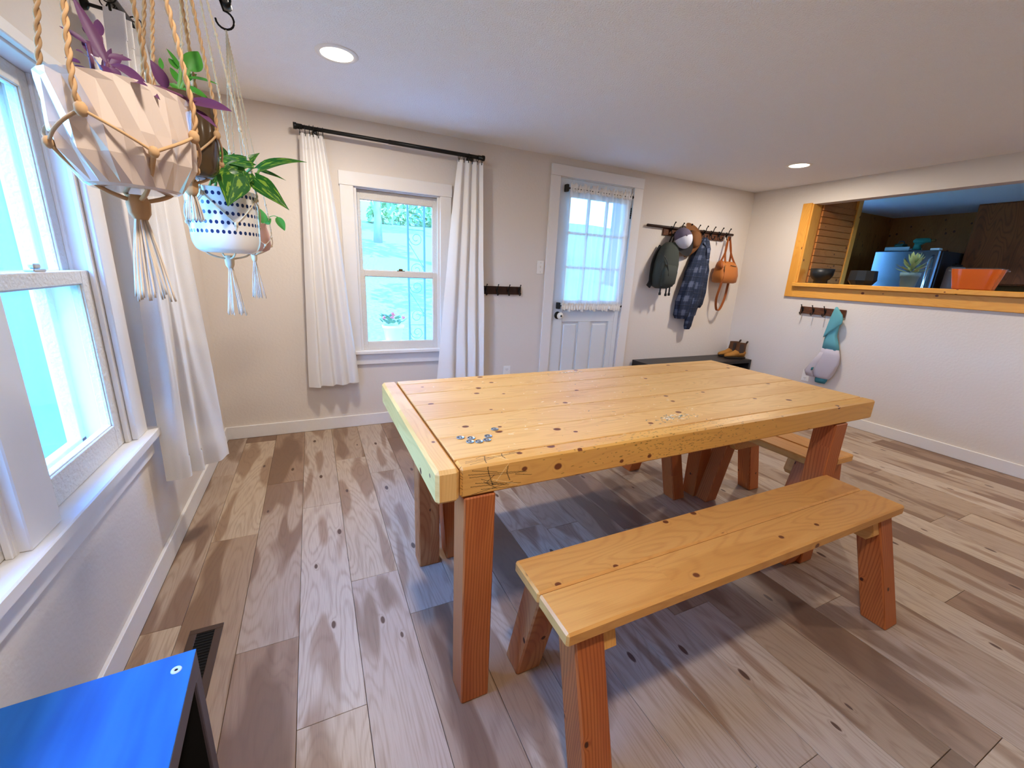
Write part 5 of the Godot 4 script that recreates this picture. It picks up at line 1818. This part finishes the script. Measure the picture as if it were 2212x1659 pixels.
	leaves(p, [
		[Vector3(0.0198, 0.1374, -0.0319), Vector3(0.0391, 0.1753, -0.0340), 0.0346, 0.20, 0.80],
		[Vector3(0.0126, 0.1223, -0.0308), Vector3(0.0674, 0.1213, -0.0271), 0.0182, -0.40, 0.40],
		[Vector3(0.0081, 0.1083, -0.0288), Vector3(0.0558, 0.0747, 0.0044), 0.0182, -0.40, 0.50],
		[Vector3(0.0044, 0.1394, -0.0400), Vector3(-0.0194, 0.1797, -0.0637), 0.0086, -0.35, 0.60],
		[Vector3(-0.0018, 0.1382, -0.0426), Vector3(-0.0165, 0.1605, -0.0565), 0.0144, -0.35, 0.60],
		[Vector3(-0.0004, 0.1106, -0.0336), Vector3(-0.0153, 0.1421, -0.0503), 0.0134, -0.35, 0.60],
		[Vector3(-0.0313, 0.1367, -0.0564), Vector3(-0.0330, 0.1606, -0.0645), 0.0086, -0.35, 0.60],
		[Vector3(0.0074, 0.0937, -0.0017), Vector3(0.0321, 0.0749, 0.0275), 0.0154, -0.35, 0.60],
		[Vector3(0.0022, 0.0917, -0.0036), Vector3(-0.0121, 0.0976, -0.0008), 0.0134, -0.35, 0.60],
		[Vector3(0.0014, 0.1279, -0.0725), Vector3(0.0246, 0.1477, -0.0787), 0.0134, -0.35, 0.60],
	], M.jade_leaf)
	stem(p, [Vector3(-0.0028, 0.0782, -0.0250), Vector3(0.0054, 0.1063, -0.0295), Vector3(0.0198, 0.1374, -0.0319)], 0.0036, M.green_stem)
	stem(p, [Vector3(-0.0097, 0.0779, -0.0282), Vector3(-0.0004, 0.1106, -0.0336), Vector3(0.0044, 0.1394, -0.0400)], 0.0036, M.green_stem)
	hanger("jute rope hanger round the amber glass jar", c, Vector3(0.445, 2.035, 2.244), Vector2(0.066, c.y + 0.08), Vector2(0.0655, c.y + 0.012), Vector2(0.062, c.y - 0.035), Vector2(0.028, c.y - 0.074), 0.35, 0.0034, M.jute, 0.055)
	# 3: white pot with rows of blue dots
	c = Vector3(0.452, 1.366, 2.065)
	p = thing("potted_pothos", "green pothos in a white pot with rows of navy dots", "potted plant", c)
	var img := Image.create(1536, 384, false, Image.FORMAT_RGB8)
	img.fill(rgb(240, 238, 236))
	for row in 5:
		for k in 40:
			var cx := int(1536.0 * (k + 0.5) / 40.0)
			var cy := 34 + row * 56
			for y in range(-12, 13):
				for x in range(-12, 13):
					if x * x + y * y <= 132:
						img.set_pixel(posmod(cx + x, 1536), cy + y, rgb(30, 50, 100))
	var dot := tex_mat("dotted_glaze", img, 0.15)
	begin(true)
	rings = []
	for i in 25:
		var t := i / 24.0
		var y := lerpf(0.072, -0.076, t)
		var rad := lerpf(0.0775, 0.0745, t)
		if t > 0.72:
			var e := (t - 0.72) / 0.28
			rad = 0.0752 - 0.022 * (1.0 - sqrt(maxf(0.0, 1.0 - e * e)))
		var ring := []
		for k in 49:
			var a := TAU * k / 48.0
			ring.append(Vector3(cos(a) * rad, y, sin(a) * rad))
		rings.append(ring)
	skin(rings, false, false)
	commit("pot", dot, p)
	begin(true)
	lathe([Vector2(0.0775, 0.072), Vector2(0.074, 0.0735), Vector2(0.071, 0.07), Vector2(0.070, 0.03)], Vector3.ZERO, 40, 1, 1, false)
	commit("rim", M.white_plastic, p)
	begin(true)
	lathe([Vector2(0.0, -0.076), Vector2(0.0532, -0.076)], Vector3.ZERO, 40, 1, 1, false)
	commit("underside", M.white_plastic, p)
	begin(true)
	lathe([Vector2(0.0, 0.058), Vector2(0.071, 0.055)], Vector3.ZERO, 24, 1, 1, false)
	commit("soil", M.soil, p)
	leaves(p, [
		[Vector3(0.0455, 0.0990, 0.0957), Vector3(0.0290, 0.0269, 0.1326), 0.0686, 0.00, 0.85],
		[Vector3(0.0867, 0.1327, 0.0019), Vector3(0.2009, 0.1647, 0.0245), 0.0319, -0.80, 0.55],
		[Vector3(0.0901, 0.1348, -0.0202), Vector3(0.1478, 0.1153, 0.0022), 0.0130, -0.35, 0.60],
		[Vector3(0.0797, 0.1020, 0.0538), Vector3(0.1508, 0.0358, 0.0852), 0.0473, -0.25, 0.80],
		[Vector3(0.0637, 0.1451, 0.0100), Vector3(0.0015, 0.1541, -0.0113), 0.0355, -0.50, 0.45],
		[Vector3(0.0808, 0.1282, 0.0579), Vector3(0.0279, 0.1309, 0.0431), 0.0308, -0.50, 0.50],
		[Vector3(0.0607, 0.1229, 0.0383), Vector3(0.0034, 0.1126, 0.0483), 0.0402, -0.70, 0.60],
		[Vector3(0.0707, 0.1105, 0.0699), Vector3(0.0692, 0.0811, 0.1011), 0.0284, 0.00, 0.80],
		[Vector3(0.0003, 0.1724, -0.1095), Vector3(-0.0102, 0.2080, -0.1368), 0.0260, -0.35, 0.60],
		[Vector3(-0.0079, 0.1108, 0.0203), Vector3(-0.0230, 0.0962, 0.0289), 0.0189, -0.35, 0.60],
		[Vector3(0.0396, 0.1504, -0.0953), Vector3(0.0857, 0.1938, -0.1091), 0.0284, -0.35, 0.60],
		[Vector3(0.0058, 0.1042, 0.0519), Vector3(-0.0070, 0.0756, 0.0774), 0.0237, 0.00, 0.80],
		[Vector3(0.0216, 0.1429, -0.0672), Vector3(0.0268, 0.1833, -0.0999), 0.0284, -0.35, 0.60],
		[Vector3(0.0718, 0.1047, 0.0031), Vector3(0.0993, 0.0693, 0.0041), 0.0260, -0.35, 0.60],
		[Vector3(0.0524, 0.1076, 0.0850), Vector3(0.0104, 0.0849, 0.0945), 0.0355, -0.50, 0.70],
		[Vector3(0.0293, 0.1504, -0.0543), Vector3(-0.0211, 0.1455, -0.0542), 0.0284, -0.35, 0.60],
	], M.pothos_leaf, 1.0)
	stem(p, [Vector3(-0.0265, 0.0682, 0.0126), Vector3(-0.0136, 0.0889, 0.0241), Vector3(-0.0046, 0.1132, 0.0211)], 0.003, M.green_stem)
	stem(p, [Vector3(-0.0172, 0.0698, -0.0064), Vector3(-0.0036, 0.0861, 0.0298), Vector3(-0.0058, 0.1109, 0.0212)], 0.003, M.green_stem)
	stem(p, [Vector3(0.0641, 0.0728, 0.0551), Vector3(0.0738, 0.0918, 0.0540), Vector3(0.0820, 0.1093, 0.0297), Vector3(0.0899, 0.1329, 0.0034)], 0.003, M.green_stem)
	stem(p, [Vector3(0.0219, 0.0795, -0.0134), Vector3(0.0431, 0.0920, 0.0622), Vector3(0.0455, 0.0990, 0.0957)], 0.003, M.green_stem)
	stem(p, [Vector3(0.0306, 0.0948, -0.0369), Vector3(0.0570, 0.1210, -0.0089), Vector3(0.0808, 0.1282, 0.0579)], 0.003, M.green_stem)
	hanger("thin cotton cord hanger round the dotted pot", c, Vector3(0.445, 2.035, 2.064), Vector2(0.083, c.y + 0.085), Vector2(0.081, c.y + 0.056), Vector2(0.0795, c.y - 0.008), Vector2(0.044, c.y - 0.080), 0.35, 0.0026, M.cotton, 0.125, 4, true)
	# 4: small pink pot further back
	c = Vector3(0.452, 1.365, 1.49)
	p = thing("potted_pilea", "small green plant in a pink clay pot hanging behind the dotted pot", "potted plant", c)
	begin(true)
	lathe([Vector2(0.0, -0.058), Vector2(0.040, -0.058), Vector2(0.054, -0.05), Vector2(0.060, -0.03), Vector2(0.057, 0.01), Vector2(0.051, 0.03), Vector2(0.054, 0.042), Vector2(0.049, 0.042), Vector2(0.046, 0.025), Vector2(0.0, 0.025)], Vector3.ZERO, 32)
	commit("pot", mat("pink_clay", rgb(200, 154, 136), 0.7), p)
	leaves(p, [
		[Vector3(0.0426, 0.0418, 0.0310), Vector3(0.0374, 0.0920, 0.0133), 0.0366, 0.20, 0.80],
		[Vector3(0.0907, 0.0700, 0.0227), Vector3(0.1125, 0.0216, 0.0479), 0.0299, 0.00, 0.90],
		[Vector3(0.0317, 0.0431, 0.0023), Vector3(0.0186, 0.0680, -0.0115), 0.0299, 0.00, 0.70],
		[Vector3(0.0496, 0.0424, 0.0112), Vector3(0.0691, 0.0625, 0.0146), 0.0233, -0.30, 0.60],
	], M.pilea_leaf)
	stem(p, [Vector3(0.0434, 0.0389, 0.0092), Vector3(0.0619, 0.0654, 0.0102), Vector3(0.0789, 0.0726, 0.0162), Vector3(0.0907, 0.0700, 0.0227)], 0.0016, M.green_stem)
	stem(p, [Vector3(0.0401, 0.0355, 0.0087), Vector3(0.0406, 0.0420, 0.0070), Vector3(0.0410, 0.0468, 0.0057)], 0.0016, M.green_stem)
	hanger("pale cotton cord hanger round the small pink pot", c, Vector3(0.445, 2.012, 1.494), Vector2(0.064, c.y + 0.05), Vector2(0.065, c.y - 0.005), Vector2(0.066, c.y - 0.035), Vector2(0.03, c.y - 0.062), 0.2, 0.0024, M.cotton, 0.14, 5, true)

func green_materials() -> void:
	mat("soil", rgb(46, 36, 30), 0.95)
	var pm := mat("purple_leaf", rgb(86, 44, 82), 0.5)
	pm.backlight_enabled = true
	pm.backlight = Color(0.12, 0.03, 0.10)
	mat("purple_stem", rgb(98, 56, 80), 0.6)
	var jm := mat("jade_leaf", rgb(70, 138, 44), 0.4)
	jm.backlight_enabled = true
	jm.backlight = Color(0.12, 0.3, 0.04)
	var li := mat("pilea_leaf", rgb(84, 150, 60), 0.45)
	li.backlight_enabled = true
	li.backlight = Color(0.15, 0.35, 0.06)
	mat("green_stem", rgb(120, 164, 84), 0.5)
	var img := Image.create(128, 128, false, Image.FORMAT_RGB8)
	var n := noise(83, 3)
	for y in 128:
		for x in 128:
			var v := clampf((n.get_noise_2d(x * 0.045, y * 0.02) - 0.12) * 4.0, 0, 1)
			var c := rgb(38, 96, 32).lerp(rgb(134, 166, 52), v)
			if absi(x - 64) < 2:
				c = c.lerp(rgb(120, 160, 70), 0.5)
			img.set_pixel(x, y, c)
	var po := tex_mat("pothos_leaf", img, 0.32)
	po.backlight_enabled = true
	po.backlight = Color(0.10, 0.26, 0.04)

# ================================================================ things on the hatch ledge
func hatch_things() -> void:
	var y := 1.297
	mat("black_ceramic", rgb(30, 31, 32), 0.42)
	var b := thing("bowl", "black round bowl on a foot at the left end of the hatch ledge", "bowl", Vector3(RW + 0.035, y, 0.862))
	begin(true)
	lathe([Vector2(0.0, 0), Vector2(0.062, 0), Vector2(0.058, 0.030), Vector2(0.076, 0.045), Vector2(0.094, 0.078), Vector2(0.1, 0.138), Vector2(0.096, 0.138), Vector2(0.088, 0.08), Vector2(0.0, 0.05)], Vector3.ZERO, 40)
	commit("body", M.black_ceramic, b)
	begin(true)
	lathe([Vector2(0.1, 0.135), Vector2(0.1015, 0.139), Vector2(0.098, 0.141), Vector2(0.095, 0.138)], Vector3.ZERO, 40, 1, 1, false)
	commit("rim", M.black_ceramic, b)
	var d := thing("bowl", "black angular bowl with straight sloping sides on the hatch ledge", "bowl", Vector3(RW + 0.035, y, 1.215))
	begin()
	lathe([Vector2(0.0, 0), Vector2(0.078, 0), Vector2(0.108, 0.042), Vector2(0.1, 0.128), Vector2(0.095, 0.128), Vector2(0.1, 0.045), Vector2(0.0, 0.015)], Vector3.ZERO, 10)
	commit("body", M.black_ceramic, d)
	# succulent
	var s := thing("potted_succulent", "pale green succulent in a blue clay pot on the hatch ledge", "potted plant", Vector3(RW + 0.035, y, 1.555))
	begin(true)
	lathe([Vector2(0.0, 0), Vector2(0.048, 0), Vector2(0.060, 0.085), Vector2(0.066, 0.085), Vector2(0.068, 0.12), Vector2(0.062, 0.12), Vector2(0.058, 0.10), Vector2(0.0, 0.105)], Vector3.ZERO, 28)
	commit("pot", mat("blue_clay", rgb(96, 130, 142), 0.75), s)
	mat("succulent_leaf", rgb(136, 160, 112), 0.55)
	var r := RandomNumberGenerator.new()
	r.seed = 12
	for k in 26:
		var a := k * 2.4
		var t := k / 25.0
		begin(true)
		leaf(Vector3(cos(a) * 0.02, 0.11 + 0.10 * t, sin(a) * 0.02), Vector3(cos(a), lerpf(0.05, 2.2, t * t), sin(a)), lerpf(0.115, 0.08, t), 0.034, 0.5, 7, 0.0, 0.35)
		commit("leaf", M.succulent_leaf, s)
	# glass dish
	var g := thing("glass_dish", "orange tinted glass baking dish at the right of the hatch ledge", "dish", Vector3(RW + 0.035, y, 1.955))
	var gm := mat("orange_glass", Color(0.86, 0.40, 0.12, 0.62), 0.06)
	gm.transparency = BaseMaterial3D.TRANSPARENCY_ALPHA
	begin()
	loft([[Vector3(0, 0.0, 0), 0.06, 0.10], [Vector3(0, 0.006, 0), 0.067, 0.109], [Vector3(0, 0.13, 0), 0.079, 0.135], [Vector3(0, 0.152, 0), 0.081, 0.138], [Vector3(0, 0.152, 0), 0.076, 0.132], [Vector3(0, 0.13, 0), 0.074, 0.13], [Vector3(0, 0.012, 0), 0.061, 0.103]], 40, 0, 0.0, 5.0)
	commit("dish", gm, g)
	begin(true)
	loft([[Vector3(0, 0.013, 0), 0.058, 0.10], [Vector3(0, 0.085, 0), 0.066, 0.115], [Vector3(0, 0.094, 0), 0.055, 0.10]], 36, 0, 0.0, 4.0)
	commit("contents", mat("orange_food", rgb(206, 96, 30), 0.5), g)
	begin(true)
	loft([[Vector3(0, 0.15, 0), 0.083, 0.142], [Vector3(0, 0.156, 0), 0.085, 0.145], [Vector3(0, 0.158, 0), 0.079, 0.136]], 40, 0, 0.0, 5.0, false)
	commit("rim", M.glass, g)
	for q in [-1, 1]:
		begin(true)
		ring_tube(Vector3(0, 0.14, q * 0.138), Vector3(0, 1, 0), 0.025, 0.005, 12, 7, 0.0 if q < 0 else PI, PI if q < 0 else TAU)
		commit("handle", M.glass, g)
